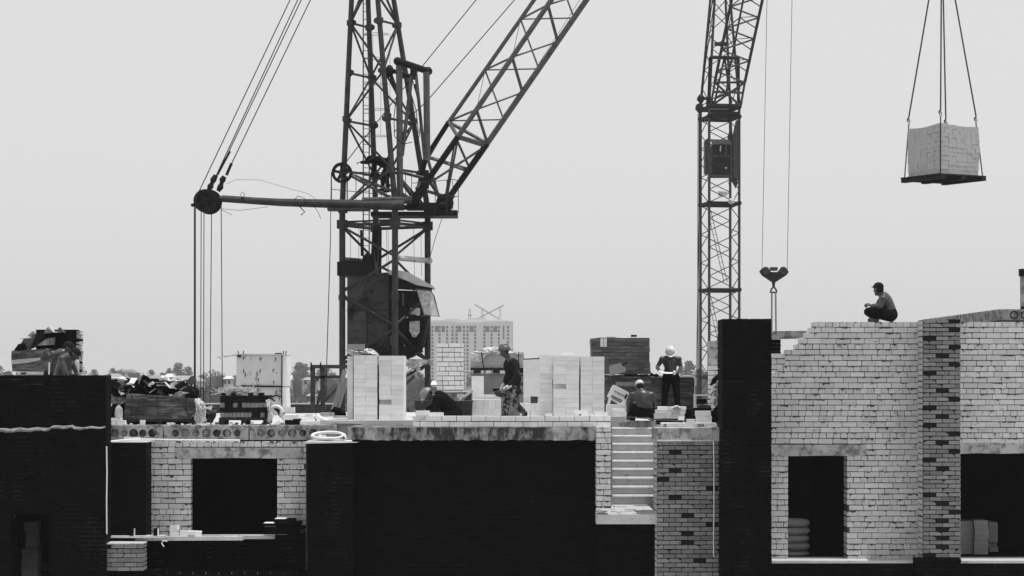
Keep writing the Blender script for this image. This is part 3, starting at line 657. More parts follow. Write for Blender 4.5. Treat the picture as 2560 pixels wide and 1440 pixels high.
# --- objects on scaffold boards lower left
T = thing('scaffold_platform','weathered scaffold boards below the black window opening','platform',W(470,1345,39.2))
for i,(a,b,y,t_) in enumerate(((258,410,1340.5,.03),(338,606,1346,.06),(440,690,1345,.06))):
    m = MB(); Yb = 38.95+i*.32; m.box((X(a,Yb),Yb,Z(y,38.95)-t_),(X(b,Yb),Yb+.30,Z(y,38.95)),j=.006); m.build('board','pale_wood',T)
ztop = Z(1340.5,38.95)
for a,lab in ((265,'upright dark brick nearest the black wall on the boards'),(326,'middle of three upright dark bricks on the boards'),(385,'rightmost of three upright dark bricks on the boards')):
    m = MB(); m.box((X(a,39),38.97,ztop+.001),(X(a+9,39),39.21,ztop+.13),0,rot=Euler((0,0,R(-3)))); m.add([Vector(p) for p in ((X(a+9,39)+.003,38.97,ztop+.002),(X(a+9,39)+.003,39.2,ztop+.002),(X(a+9,39)+.003,39.2,ztop+.129),(X(a+9,39)+.003,38.97,ztop+.129))],[(0,1,2,3)],1)  # pale right face painted on as the sunlit side
    tag(m.build('brick',['dark_brick','pale_block']),lab,'brick','dark bricks on the boards')
for a,b,t_,bs_,lab in ((425,445,1314,1327,'upper white brick of the pair on the scaffold boards'),(425,444,1327.3,1342,'lower white brick of the pair on the scaffold boards'),(449,469,1327,1342,'single white brick right of the pair on the boards'),(485,503,1329,1342.5,'broken white brick before the black window opening'),(470,492,1328,1338,'dull white brick lying behind the broken one'),(560,592,1341,1344.5,'flat brick splinter at the right part of the boards')):
    Y = 39.35; m = MB(); m.box((X(a,Y),Y,Z(bs_,Y)),(X(b,Y),Y+.14,Z(t_,Y)),0,rot=Euler((0,0,R(random.uniform(-9,9)))),j=.006); tag(m.build('brick','pale_block'),lab,'brick','white bricks on the scaffold boards')
T = thing('brick_pile','corbelled pile of dark bricks with tops coloured as sunlit right of the boards','brick pile',W(710,1345,39.3))
for i,(a,b,t_,bs_) in enumerate(((685,735,1298,1305),(657,700,1309,1316),(690,750,1306,1313),(660,760,1317,1325),(658,745,1326,1336),(688,765,1337,1350))):
    Y = 39.2+.02*i; m = MB(); m.box((X(a,Y),Y,Z(bs_,Y)),(X(b,Y),Y+.42,Z(t_,Y)),1,j=.008); m.box((X(a,Y)+.01,Y+.02,Z(t_,Y)+.001),(X(a,Y)+.2,Y+.35,Z(t_,Y)+.008),0); m.build('brick',['pale_block','dark_brick'],T)  # pale plates paint the sunlight onto the brick tops
m = MB(); m.path([W(418,1353,39.0),W(408,1352,38.95),W(404,1358,38.94),W(410,1367,38.93)],.01); tag(m.build('wire','white_paint'),'bent pale wire hanging under the scaffold boards','wire')
m = MB(); m.path([W(266.5,1116,38.44),W(267.5,1180,38.45),W(266.5,1250,38.44),W(267,1335,38.45)],.012); tag(m.build('string_line','white_paint'),'white cord hanging down at the edge of the left black wall','cord')
m = MB(); m.path([W(268,1105,39.2),W(300,1101,39.4),W(350,1098.5,39.6),W(430,1100,39.65),W(500,1100.5,39.7),W(600,1101,39.7)],.017); tag(m.build('white_hose','white_paint'),'thin white hose lying along the ledge below the hollow slabs','hose')
m = MB(); m.box((X(310,40),40,Z(1100,40)),(X(348,40),40.1,Z(1093,40))); tag(m.build('brick','pale_block'),'white brick lying on the ledge under the leftmost hollow slab','brick')
# hose coil
m = MB(); cx, cy = 822, 1091; pts = []
for i in range(60):
    a = i/59*math.pi*2*1.8; rr = 1+.08*math.sin(a*.7); p = W(cx+40*rr*math.cos(a), cy, 39.5); p.y = 39.5+.27*rr*math.sin(a); p.z = Z(1090,39.5)+.05*math.sin(a)+.02*i/59; pts.append(p)
m.path(pts,.024,n=8); m.path([W(861,1088,39.4),W(868,1098,39.2),W(878,1103,39.0),W(860,1104,38.95)],.022,n=8)
tag(m.build('coiled_hose','white_paint',smooth=True),'coiled white hose lying on the ledge over the middle pier','hose')
m = MB(); m.box((X(797,39.4),39.3,Z(1099,39.4)),(X(815,39.4),39.45,Z(1087,39.4)),j=.01); tag(m.build('brick','pale_block'),'white brick lying inside the coiled hose','brick')
m = MB(); m.box((X(778,39.35),39.25,Z(1106,39.4)),(X(860,39.35),39.9,Z(1100,39.4)),j=.01); tag(m.build('mortar_bed','fresh_concrete'),'mortar bed beneath the coiled hose','mortar')

# --- left wrapped packs on the hollow slabs
def wrapped(label, pix, Y, dep, mat, cat='wrapped pack', base=None, straps=(), seed=0, name='wrapped_pack'):
    T = thing(name, label, cat, W(sum(p[0] for p in pix)/len(pix), max(p[1] for p in pix), Y))
    m = MB(); rnd = random.Random(seed); n = len(pix); P = []
    for i in range(n):
        a, b = pix[i], pix[(i+1)%n]
        for u in range(6):
            P.append((a[0]+(b[0]-a[0])*u/6.+rnd.uniform(-.7,.7), a[1]+(b[1]-a[1])*u/6.+rnd.uniform(-.6,.6)))
    m.pp(P, Y, dep)
    ys_ = [p[1] for p in pix]; bh = .078*F/Y; bw_ = (.25 if rnd.random() < 2 else .2)*F/Y; yy = max(ys_)-1; row = 0
    while yy-bh > min(ys_)+1:
        ym = yy-bh/2; xsx = []
        for i in range(n):
            a, b = pix[i], pix[(i+1)%n]
            if (a[1]-ym)*(b[1]-ym) < 0: xsx.append(a[0]+(b[0]-a[0])*(ym-a[1])/(b[1]-a[1]))
        if len(xsx) >= 2:
            xa, xb = min(xsx)-1, max(xsx)+1; x = xa-(bw_/2 if row % 2 else 0)
            while x < xb-2:
                w_ = bw_ if rnd.random() < .7 else bw_/2; l_ = max(x,xa); r_ = min(x+w_-.7, xb)
                if r_-l_ > 3:
                    sk = rnd.uniform(-.6,.6); m.pp([(l_,yy-.5),(r_,yy-.5+sk*.4),(r_+rnd.uniform(-.6,.6),yy-bh+.6+sk*.4),(l_+rnd.uniform(-.6,.6),yy-bh+.6)],Y-.01-rnd.uniform(0,.02),.05)
                x += w_
        yy -= bh; row += 1
    m.build('wrapping', mat, T)
    if base: x0,x1 = X(base[0],Y),X(base[1],Y); pallet(T, x0, x1, Y, Y+dep, Z(base[3],Y), Z(base[2],Y)-Z(base[3],Y))
    for st in straps: m = MB(); m.path([W(a,b,Y-.01) for a,b in st], .009, n=5); m.build('strap','ink',T)
    return T
wrapped('long wrapped brick pack on a pallet below the rubble heap',[(316,985),(326,984),(425,991),(486,996),(490,1010),(487,1034),(470,1049),(318,1047),(311,1046)],41.4,.9,'wrap',base=(315,482,1048,1064),straps=([(330,987),(329,1020),(327,1047)],[(393,990),(394,1020),(396,1048)],[(466,995),(465,1020),(478,1052)],[(441,994),(455,1010),(473,1045)]),seed=3)
m = MB(); m.box((X(270,41.9),41.9,DECK),(X(318,41.9),42.5,Z(1008,41.9))); tag(m.build('black_crate','black_cloth'),'black crate behind the plastic bottle','crate')  # crate in one even black
rag('cloth',[(264,988),(282,984),(296,988),(312,990),(316,1004),(300,1012),(280,1008),(264,1010)],41.8,'pale_wrap','crumpled pale sheet on the dark crate beside the wrapped pack','sheet',.3,.05,11)
m = MB(); m.tube(W(279,1009,41.6),W(270,1032,41.55),.018,n=6); tag(m.build('stick','white_paint'),'short white stick leaning on the dark crate','stick')
# bottle
m = MB(); c = W(297,1058,41.15); r = .075
prof = [(0,.0),(r,.0),(r,.22),(r*.98,.26),(r*.8,.31),(r*.35,.35),(.022,.36),(.022,.385),(0,.385)]
n = 16; vs = [(c.x+p[0]*math.cos(6.283*k/n), c.y+p[0]*math.sin(6.283*k/n), DECK+p[1]) for p in prof for k in range(n)]
m.add(vs,[(i*n+k,i*n+(k+1)%n,(i+1)*n+(k+1)%n,(i+1)*n+k) for i in range(len(prof)-1) for k in range(n)])
T = thing('plastic_bottle','large clear plastic bottle standing by small white boxes','bottle',(c.x,c.y,DECK)); m.build('body','glass',T,smooth=True); MB().tube((c.x,c.y,DECK+.37),(c.x,c.y,DECK+.4),.026,n=12).build('cap','grey_cloth',T)
for a,b,t_,lab in ((278,290,1045,'tall white carton left of the plastic bottle'),(291,304,1047,'white carton directly before the plastic bottle'),(303,313,1051,'low white carton right of the plastic bottle'),(350,361,1050,'pale upright block under the long wrapped pack')):
    Y = 41.0; m = MB(); m.box((X(a,Y),Y,DECK+.001),(X(b,Y),Y+.1,Z(t_,Y)),0,rot=Euler((0,0,R(random.uniform(-8,8)))),j=.003); tag(m.build('carton','pale_block'),lab,'carton')
rag('plastic_film',[(486,998),(496,996),(508,1004),(516,1020),(514,1040),(516,1052),(504,1062),(492,1060),(486,1046),(491,1024)],41.3,'plastic_film','clear film bundle hanging from the right end of the long pack','plastic film',.2,.1,8)
rag('rag',[(512,1022),(530,1014),(542,1024),(540,1040),(528,1060),(510,1062)],41.5,'grey_cloth','dark crumpled rag between the two wrapped packs','rag',.2,.1,12)
m = MB(); m.pp([(511,1019),(531,1013),(528,1026)],41.2,.02); tag(m.build('paper_scrap','white_cloth'),'torn white scrap between the two packs','scrap')
# rubble heap: individual slabs, boards, crates
heap = [([(345,963),(357,937),(372,944),(378,950),(376,960),(352,962)],.12,'dark_brick','dark broken block at the peak of the rubble heap'),
 ([(371,938),(413,937),(420,951),(392,946),(372,947)],.3,'white_paint','bright white sheet at the top of the rubble heap'),
 ([(373,947),(384,942),(390,948),(410,952),(422,954),(420,958),(372,958)],.15,'dark_brick','thin dark slab under the bright white sheet'),
 ([(374,983),(411,956),(424,972),(430,983)],.08,'stained_concrete','leaning grey concrete plate in the middle of the heap'),
 ([(368,962),(380,954),(391,961),(388,966),(372,967)],.3,'white_paint','small white angular block in the middle of the heap'),
 ([(420,972),(426,958),(440,953),(452,962),(446,970),(430,976)],.2,'white_cloth','rounded white sack on the right side of the heap'),
 ([(436,974),(458,965),(464,975),(480,976),(482,984),(440,980)],.3,'black_cloth','black plate at the right end of the heap'),
 ([(306,947),(345,952),(344,964),(305,962)],.3,'steel','dark grey crate in the left part of the heap'),
 ([(287,975),(289,961),(304,958),(322,962),(321,985),(290,988)],.3,'wood','dark wooden box with pale rim on the left of the heap'),
 ([(318,966),(346,968),(345,986),(318,986)],.3,'dark_brick','black box in the lower left of the heap'),
 ([(352,958),(366,957),(369,972),(358,977),(352,970)],.2,'pale_wrap','crumpled pale bag in the left middle of the heap'),
 ([(268,945),(300,949),(304,952),(296,985),(270,986)],.3,'grey_cloth','dull grey sack at the left edge of the heap'),
 ([(388,955),(410,954),(408,966),(386,968)],.25,'cardboard','open cardboard box behind the leaning plate'),
 ([(270,943),(304,946),(304,950),(270,947)],.4,'white_paint','flat white board on the sack at the left edge'),
 ([(344,978),(366,974),(380,983),(378,992),(344,990)],.3,'dark_wood','dark timber offcut at the foot of the heap'),
 ([(420,984),(490,986),(491,995),(424,993)],.5,'black_cloth','long black tray on the right of the wrapped pack top')]
for i,(pix,th,mt,lab) in enumerate(heap):
    Y = 41.7+.05*(i % 4)+(0 if 'leaning' in lab or 'angular' in lab else .08); m = MB(); pix2 = [(a+random.uniform(-.6,.6),b+random.uniform(-.6,.6)) for a,b in pix]
    m.pp(pix2,Y,th); 
    if 'leaning' in lab:
        m.pp([(374,983),(372,982),(411,954.5),(411,956)],Y,th,1); m.pp([(411,956),(411,954.5),(426,971),(424,972)],Y,th,1)
    tag(m.build('rubble_piece',[mt,'white_paint']),lab,'rubble','pieces in the rubble heap')
m = MB(); rr_ = random.Random(4)
for i in range(150):
    px = rr_.uniform(270,488); y = rr_.uniform(962 if 340<px<440 else 975,992); s = rr_.uniform(.02,.09)
    p = W(px,y,41.95+rr_.uniform(-.1,.3)); m.box((p.x-s,p.y-s,p.z-s*.5),(p.x+s,p.y+s,p.z+s*.5),rr_.choice([0,0,0,1,2]),rot=Euler((rr_.uniform(-1,1),rr_.uniform(-1,1),rr_.uniform(0,3))),j=.01)
m.box((X(268,42.2),42.1,DECK),(X(486,42.2),42.9,Z(975,42.2)),0)
for i in range(95):
    px = rr_.uniform(268,485); y = rr_.uniform(957,990) if 335<px<470 else rr_.uniform(950,992); a = rr_.uniform(.05,.17); b = rr_.uniform(.03,.1)
    p = W(px,y,41.65+rr_.uniform(0,.5)); m.box((p.x-a,p.y-b,p.z),(p.x+a,p.y+b,p.z+rr_.uniform(.008,.03)),rr_.choice([0,0,0,1,1,2,2]),rot=Euler((rr_.uniform(-.7,.7),rr_.uniform(-.9,.9),rr_.uniform(0,3))),j=.012)
struct(m.build('rubble','dark_brick dark_wood pale_block'.split()),'stuff')
# second dark pack of bricks with straw
T = thing('brick_pack','dark pallet pack of bricks with pale straw on top','brick pack',W(608,1062,41.3))
m = MB(); xa_,xb_ = X(550,41.3),X(668,41.3); zz0 = Z(1043,41.3)
for rw in range(4):
    z0 = zz0+rw*(Z(994,41.3)-zz0)/4; z1 = z0+.085
    if rw % 2 == 0: 
        x = xa_
        while x < xb_-.06:
            w = random.uniform(.055,.085); m.box((x,41.3+random.uniform(0,.02),z0),(x+w,41.9,z1),random.choice([0,1,1,2]),j=.004); x += w+.006
    else:
        x = xa_
        while x < xb_-.1: m.box((x,41.3,z0),(min(x+.24,xb_),41.9,z1),0,j=.004); x += .25
m.box((xa_+.02,41.34,zz0-.01),(xb_-.02,41.95,Z(992,41.3)),0)
m.box((xa_-.01,41.28,Z(994,41.3)+.004),(xb_+.02,41.98,Z(989,41.3)),0,j=.008)
m.build('bricks',['burnt_brick','ink_grey','cardboard'],T); pallet(T,xa_-.02,xb_+.02,41.3,42.,DECK,.13)
for k,(a,b) in enumerate(((552,590),(620,660))):
    m = MB(); 
    for i in range(3): x0 = X(a+i*13,41.35); m.box((x0,41.35,Z(988.5,41.35)),(x0+.085,41.6,Z(982,41.35)),i%2,j=.004)
    m.build('top_bricks',['burnt_brick','concrete'],T)
m = MB(); rs_ = random.Random(2)
for i in range(600):
    a = W(rs_.gauss(592,20),rs_.uniform(970,986),41.6+rs_.uniform(-.15,.15)); d = Vector((rs_.uniform(-.12,.12),rs_.uniform(-.1,.1),rs_.uniform(-.04,.05))); m.tube(a,a+d,.0055,n=3)
o = m.build('straw','pale_wood'); struct(o,'stuff')
m = MB(); m.box((X(552,41.6),41.5,Z(990,41.6)),(X(640,41.6),41.9,Z(987.5,41.6))); tag(m.build('board','white_paint'),'thin pale board under the straw on the dark pack','board')
rag('plastic_film',[(665,1000),(674,998),(676,1020),(684,1040),(676,1058),(668,1056),(670,1030)],41.25,'plastic_film','film hanging at the right side of the strawed pack','plastic film',.2,.08,14)
# white plaster block (shaft) with lid
T = thing('plaster_shaft','white plastered masonry block with dark cracks and tin lid','masonry block',W(655,1030,52))
Yp = 52.; dpt = .9
m = MB(); m.box((X(591,Yp),Yp,Z(965,Yp)),(X(705,Yp),Yp+dpt,Z(887,Yp)),j=.01); m.box((X(595,Yp),Yp+.02,DECK),(X(704,Yp),Yp+dpt,Z(967,Yp)),j=.01)
m.build('wall','plaster',T)
m = MB(); m.pp([(706,889),(712,887),(717,890),(718,930),(716,966),(706,966)],Yp+.01,dpt); m.pp([(706,968),(715,968),(716,1000),(717,1018),(714,1030),(706,1032)],Yp+.01,dpt); m.build('sunlit_strip','white_paint',T)  # right side in white, its sunlight put into the colour
m = MB(); m.pp([(589,885),(592,884),(700,885),(716,887),(716,888.5),(700,887.5),(592,887)],Yp-.05,dpt+.1); m.build('lid','sheet_metal',T)
m = MB(); m.pp([(602,963),(705,964.5),(706,968),(640,968),(602,967)],Yp-.03,.2); m.pp([(703.5,888),(705.5,888),(705,1010),(703,1010)],Yp-.02,.05)
for a,b in ((609,895),(652,897),(689,898),(609,928),(650,928),(683,926),(646,950),(684,956),(645,976),(690,980),(613,936),(623,978)): m.pp([(a-.5,b-4),(a+1.8,b-3),(a+.5,b+2),(a-1.5,b+6),(a-1,b)],Yp-.012,.03)
m.pp([(672,993),(690,987),(704,992),(704,994),(692,990),(678,994),(688,1002),(684,1003)],Yp-.012,.03); m.pp([(592,885),(602,888),(602,893),(594,893)],Yp-.03,.05)
m.build('crack','ink',T)
m = MB()
for a,b in ((598,595),(608,609),(708,709),(714,716)): m.tube(W(a,888,Yp+.2),W(b,877,Yp+.2),.012,n=5)
m.build('rebar','ink',T)
m = MB(); m.pp([(539,894),(541,893),(592,885.5),(592,888.5),(556,893.5)],Yp-.1,.3); m.pp([(546,894),(549,894),(557,900),(555,900.5)],Yp-.1,.05); tag(m.build('tin_sheet','sheet_metal'),'loose tin strip jutting left from the plaster block lid','tin sheet')
m = MB(); m.box((X(685,Yp),Yp+.2,Z(884.8,Yp)),(X(700,Yp),Yp+.5,Z(882,Yp))); tag(m.build('stone','dark_brick'),'dark flat stone lying on the plaster block lid','stone')
# items right of it
rag('hose_loop',[(683,1020),(688,1014),(696,1014),(702,1020),(706,1030),(708,1040),(700,1044),(694,1030),(688,1026)],41.8,'grey_cloth','crumpled grey cloth between the packs and tilted slabs','cloth',.2,.08,21)
m = MB(); pts = [W(690+14*math.cos(a),1028-12*math.sin(a),41.7) for a in [i*.2-.6 for i in range(20)]]; pts = [W(712,1050,41.7)]+pts; m.path(pts,.035,n=8); tag(m.build('hose','white_paint',smooth=True),'thick pale pipe loop standing beside the strawed pack','pipe')
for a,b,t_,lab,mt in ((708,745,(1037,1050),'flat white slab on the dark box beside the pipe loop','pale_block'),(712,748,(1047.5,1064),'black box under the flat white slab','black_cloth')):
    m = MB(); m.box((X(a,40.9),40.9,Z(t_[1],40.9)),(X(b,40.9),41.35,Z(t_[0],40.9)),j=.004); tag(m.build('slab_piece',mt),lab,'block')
for pix,Y,lab in (([(748,1053),(782,1035),(788,1052),(786,1056),(750,1056)],41.1,'white slab tilted up against another right of the pipe loop'),([(785,1040),(790,1038),(820,1052),(818,1062),(800,1062)],41.15,'white slab leaning down to the right end of the pile'),([(750,1053.5),(798,1053),(799,1066),(750,1066)],40.9,'thick white slab lying flat at the front of the pile'),([(682,1062),(699,1051),(704,1057),(690,1066),(684,1066)],40.9,'small tilted white brick before the black box'),([(760,1036),(790,1034),(800,1042),(770,1046)],41.5,'white slab at the back of the tilted pile')):
    m = MB(); m.pp(pix,Y,.35); tag(m.build('slab_piece','pale_block'),lab,'slab','tilted white slabs')
# dark far ledge wall + steel base frame
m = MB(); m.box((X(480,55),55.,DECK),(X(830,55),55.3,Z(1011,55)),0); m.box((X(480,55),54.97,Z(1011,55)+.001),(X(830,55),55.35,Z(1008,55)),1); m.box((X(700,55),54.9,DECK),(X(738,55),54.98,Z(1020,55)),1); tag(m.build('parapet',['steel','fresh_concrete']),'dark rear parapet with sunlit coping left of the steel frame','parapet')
T = thing('base_stand','dark welded steel base frame left of the crane','steel frame',W(820,1035,50))
m = MB(); Yf = 50.
for a,b in (((777,912),(858,912)),): m.box((X(777,Yf),Yf,Z(921,Yf)),(X(868,Yf),Yf+.6,Z(912,Yf)))
m.build('top_beam','steel',T)
m = MB()
for pix in ([(776,920),(787,920),(787,1020),(795,1030),(790,1035),(778,1028),(776,1010)],[(800,920),(813,920),(812,1032),(802,1032)],[(787,940),(855,938),(865,950),(865,962),(852,945),(815,946),(800,946),(790,955)]): m.pp(pix,Yf+.05,.12)
m.tube(W(808,955,Yf+.1),W(790,1025,Yf+.1),.03); m.tube(W(812,1003,Yf+.1),W(858,955,Yf+.1),.03); m.tube(W(783,1030,Yf+.1),W(806,1010,Yf+.1),.035); m.tube(W(812,1035,Yf+.1),W(855,1000,Yf+.1),.045); m.tube(W(812,938,Yf+.1),W(812,950,Yf+.4),.03)
m.build('leg_frame','steel',T)
m = MB(); 
for a in (777,801): m.path([W(a,926,Yf-.02),W(a-.5,908,Yf-.02),W(a+.5,905,Yf-.02),W(a+1.5,908,Yf-.02),W(a+2,926,Yf-.02)],.01,n=4)
m.build('lifting_loop','rope',T)
m = MB(); m.bar(W(833,1025,48),W(862,925,48),.09,m=0); m.bar(W(842,1030,48.2),W(866,945,48.2),.09,m=0); tag(m.build('timber','wood'),'two long timbers leaning behind the tall left pack','timber')
rag('rag',[(829,1024),(836,1016),(850,1020),(864,1030),(866,1040),(832,1040)],45,'black_cloth','black cloth bundle at the foot of the leaning timbers','cloth',.3,.08,31)
m = MB(); m.box((X(800,44),44,Z(1040,44)),(X(832,44),44.4,Z(1032,44))); m.box((X(833,43.5),43.5,Z(1048,43.5)),(X(866,43.5),43.9,Z(1040,43.5))); tag(m.build('concrete_block','concrete'),'grey kerb blocks behind the tilted white slabs','block')

# --- right middle: wrapped packs, box, stacks
wrapped('tall brown wrapped pack with two white labels near centre right',[(1478,846),(1500,844),(1623,845),(1624,900),(1626,935),(1590,936),(1482,935),(1480,880)],49,1.0,'brown_wrap',straps=(),seed=5)
m = MB(); m.box((X(1501,48.97),48.97,Z(867,49)),(X(1508.5,48.97),48.985,Z(846,49))); m.box((X(1509.5,48.97),48.97,Z(867,49)),(X(1517,48.97),48.985,Z(846,49))); tag(m.build('label_sheet','white_cloth'),'pair of white paper sheets stuck on the brown pack','paper')
m = MB(); m.box((X(1578,49.2),49.2,Z(842,49.2)),(X(1592,49.2),49.35,Z(837,49.2))); tag(m.build('brick','burnt_brick'),'dark brick lying on top of the brown wrapped pack','brick')
m = MB(); m.box((X(1516,49.2),49.2,Z(843.4,49.2)),(X(1538,49.2),49.35,Z(842,49.2))); tag(m.build('board','cardboard'),'thin board on the left of the brown pack top','board')
wrapped('lower wrapped pack below the brown one, behind the squatting man',[(1480,937),(1625,937),(1626,960),(1640,975),(1640,1040),(1480,1040)],49.1,.9,'wrap',seed=6)
m = MB(); m.box((X(1540,48.9),48.9,Z(964,49)),(X(1600,48.9),48.99,Z(955,49))); tag(m.build('plank','wood'),'grey plank on the lower wrapped pack','plank')
m = MB(); m.pp([(1523,915),(1550,907),(1565,920),(1565,928),(1524,941)],48.3,.02); m.tube(W(1556,914,48.3),W(1566,905,48.35),.025,m=1); tag(m.build('cut_board',['cardboard','ink']),'five-sided grey board leaning on the brown wrapped pack','board')
rag('gloves',[(1560,936),(1580,934),(1598,937),(1620,936),(1618,940),(1590,941),(1562,941)],48.7,'black_cloth','dark rag strip lying between the two wrapped packs','rag',.2,.04,33)
T = wrapped('dark film-wrapped pack with rim whitened as sunlit behind the man reading',[(1608,942),(1640,939.5),(1735,941),(1737,960),(1739,975),(1737,1018),(1736,1050),(1606,1050)],51.2,.9,'wrap',seed=9)
m = MB(); m.pp([(1602,941),(1735,939),(1741,945),(1741,962),(1738,966),(1739,1015),(1736,1015),(1736,966),(1737,948),(1732,943),(1602,944)],51.1,1.1); m.build('sunlit_rim','white_cloth',T)  # top and right film edge coloured white for the sun on it
rag('jacket',[(1622,940),(1628,932),(1634,936),(1642,934),(1650,940),(1646,942)],51,'black_cloth','black jacket left on the dark wrapped pack','jacket',.2,.05,35)
# tilted bag box with lettering
bp = lambda a,b:(a,b)
T = thing('carton','white carton with dark lettering tilted on the bricks beside the squatting man','carton',W(1550,1012,44.9))
m = MB(); m.pp([(1519,991),(1531,966),(1536,962),(1573,981),(1572,985),(1562,1015),(1549,1012),(1525,997)],44.9,.25); m.build('box','white_paint',T)
m = MB(); m.pp([(1529.5,987),(1556,1000),(1552,1008),(1526,994)],44.885,.012); m.build('grey_panel','ink_grey',T)
m = MB(); m.pp([(1565,984.5),(1569.5,987.5),(1564,998),(1560.5,996)],44.885,.012); m.build('emblem','ink',T)
def text(s, size, loc, rot, mat, name, parent, ext=.002):
    cu = bpy.data.curves.new(name,'FONT'); cu.body = s; cu.size = size; cu.extrude = ext; cu.offset = size*.02
    o = bpy.data.objects.new('tmp_text', cu); C.objects.link(o)
    bpy.context.view_layer.update(); me = bpy.data.meshes.new_from_object(o); bpy.data.objects.remove(o)
    mt = Matrix.Translation(Vector(loc)-world_loc(parent))@rot.to_matrix().to_4x4(); me.transform(mt); me.materials.clear(); me.materials.append(MATS[mat])
    q = bpy.data.objects.new(name, me); C.objects.link(q); q.parent = parent; return q
text('ECONOKOL', .05, W(1535,980,44.88), Euler((R(90),R(27),0)), 'ink', 'lettering', T)
m = MB(); m.box((X(1518,44.8),44.8,DECK),(X(1566,44.8),45.4,Z(1012,44.8))); m.tube(W(1521,1012,44.85),W(1526,992,44.85),.04,n=4); tag(m.build('carton_rest','pale_block'),'white block and prop holding up the tilted carton','block')
T = thing('flat_stack','stack of flat pale paving blocks with a white rag on it','paving stack',W(1680,1045,41.6))
for i,(a,b,t_,bs_) in enumerate(((1637,1712,1034,1046),(1640,1714,1025,1033.5),(1645,1716,1017,1024.5))):
    m = MB(); x = X(a,41.4+i*.02); x1_ = X(b,41.4)
    while x < x1_-.05:
        w = random.uniform(.16,.26); m.box((x,41.4+i*.02,Z(bs_,41.4)),(min(x+w-.004,x1_),41.7,Z(t_,41.4)),0,j=.005); x += w
    m.build('paver_row','pale_block',T)
m = MB(); m.box((X(1642,41.4),41.45,DECK),(X(1708,41.4),41.75,Z(1046.5,41.4))); m.build('base_board','dark_wood',T)
rag('rag',[(1680,1021),(1684,1015),(1694,1013),(1702,1018),(1703,1023),(1690,1024)],41.3,'white_cloth','white rag crumpled on the flat paving stack','rag',.12,.06,41)
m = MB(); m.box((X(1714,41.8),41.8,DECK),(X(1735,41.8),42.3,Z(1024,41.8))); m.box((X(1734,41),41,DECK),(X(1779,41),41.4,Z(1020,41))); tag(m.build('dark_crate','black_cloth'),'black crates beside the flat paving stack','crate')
m = MB(); m.pp([(1745,1014),(1752,1011),(1777,1013),(1778,1020),(1777,1026),(1748,1024)],41.1,.25); tag(m.build('bag','steel'),'dark folded bag lying on the crate by the black pillar','bag')
m = MB(); m.box((X(1738,44),44,Z(990,44)),(X(1776,44),44.5,Z(987,44)),1); m.box((X(1738,44),44.02,DECK),(X(1741,44),44.4,Z(990,44)),1); m.box((X(1743,44),44.1,Z(1010,44)),(X(1768,44),44.4,Z(998,44))); tag(m.build('work_table',['black_cloth','pale_wood']),'small wooden trestle table left of the black pillar','table')
mb = MB(); wallpx(mb, 1773, 1810, 853, 935, 47.5, .5, L=.6, H=.5, header=0); tag(mb.build('block_column',['concrete','mortar']),'grey block column just left of the tall black pillar','column')
mb = MB(); wallpx(mb, 1773, 1812, 915, 1050, 47.2, .3, header=0); tag(mb.build('brick_column',['pale_block','mortar']),'white brick column at the left edge of the black pillar','brick column')
rag('sheet',[(1780,960),(1790,945),(1806,938),(1822,945),(1822,1030),(1800,1030),(1782,1010),(1776,985)],45.5,'white_cloth','white sheet draped left of the black pillar','sheet',.3,.12,51)
rag('jacket',[(1774,964),(1782,945),(1796,933),(1815,928),(1815,937),(1798,943),(1788,958),(1778,964)],45.2,'black_cloth','black jacket hung over the white sheet by the pillar','jacket',.2,.06,52)
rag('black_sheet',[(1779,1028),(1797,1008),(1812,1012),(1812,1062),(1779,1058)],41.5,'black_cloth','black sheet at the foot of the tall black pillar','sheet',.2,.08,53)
m = MB(); m.box((X(1654,39.9),39.9,Z(1070,39.9)),(X(1792,39.9),40.3,Z(1058,39.9)),j=.006)
for a in (1660,1745,1754): m.path([W(a,1069,39.88),W(a+.3,1062,39.88),W(a+2.5,1060,39.88),W(a+4.5,1063,39.88),W(a+5,1069,39.88)],.008,n=4,m=1)
tag(m.build('slab_piece',['pale_block','ink']),'pale slab with wire loops on top of the patterned pier','slab')
m = MB(); m.tube(W(1563,1042,40),W(1700,1053,39.8),.009,n=5); m.tube(W(1620,1049,40),W(1740,1052,39.9),.007,n=5); tag(m.build('steel_rod','steel_light'),'thin steel rods lying above the stairs','rod')
m = MB(); m.box((X(1528,40.6),40.2,DECK-.22),(X(1650,40.6),41.0,Z(1056,40.6))); 
tag(m.build('concrete_slab','concrete'),'grey slab behind the top of the stairs','concrete slab') if False else None
m = MB(); m.box((X(1528,44.9),44.6,DECK-.3),(X(1655,44.9),44.74,DECK+.01)); tag(m.build('concrete_slab','concrete'),'grey slab edge at the head of the stairs','concrete slab')
m = MB(); m.tube(W(1602,1268,41.2),W(1602,1273,41.2)-Vector((0,0,.03)),.045,n=12); tag(m.build('tin_can','ink'),'small dark tin standing on the stair landing','tin')
m = MB()
rs3 = random.Random(8)
for i in range(150):
    px = rs3.choice([rs3.uniform(1530,1800),rs3.uniform(700,1060),rs3.uniform(270,700)]); Y = rs3.uniform(40.0,43) if px < 1060 else rs3.uniform(40.2,43); s = rs3.uniform(.008,.035)
    if px > 1500 and Y < 45: 
        if px < 1650: continue
    p = Vector((X(px,Y),max(Y,41.05),DECK)); m.box((p.x-s,p.y-s,p.z),(p.x+s,p.y+s,p.z+s*1.2),0,rot=Euler((0,0,rs3.uniform(0,3))),j=.006)
struct(m.build('mortar_crumbs','pale_block'),'stuff')

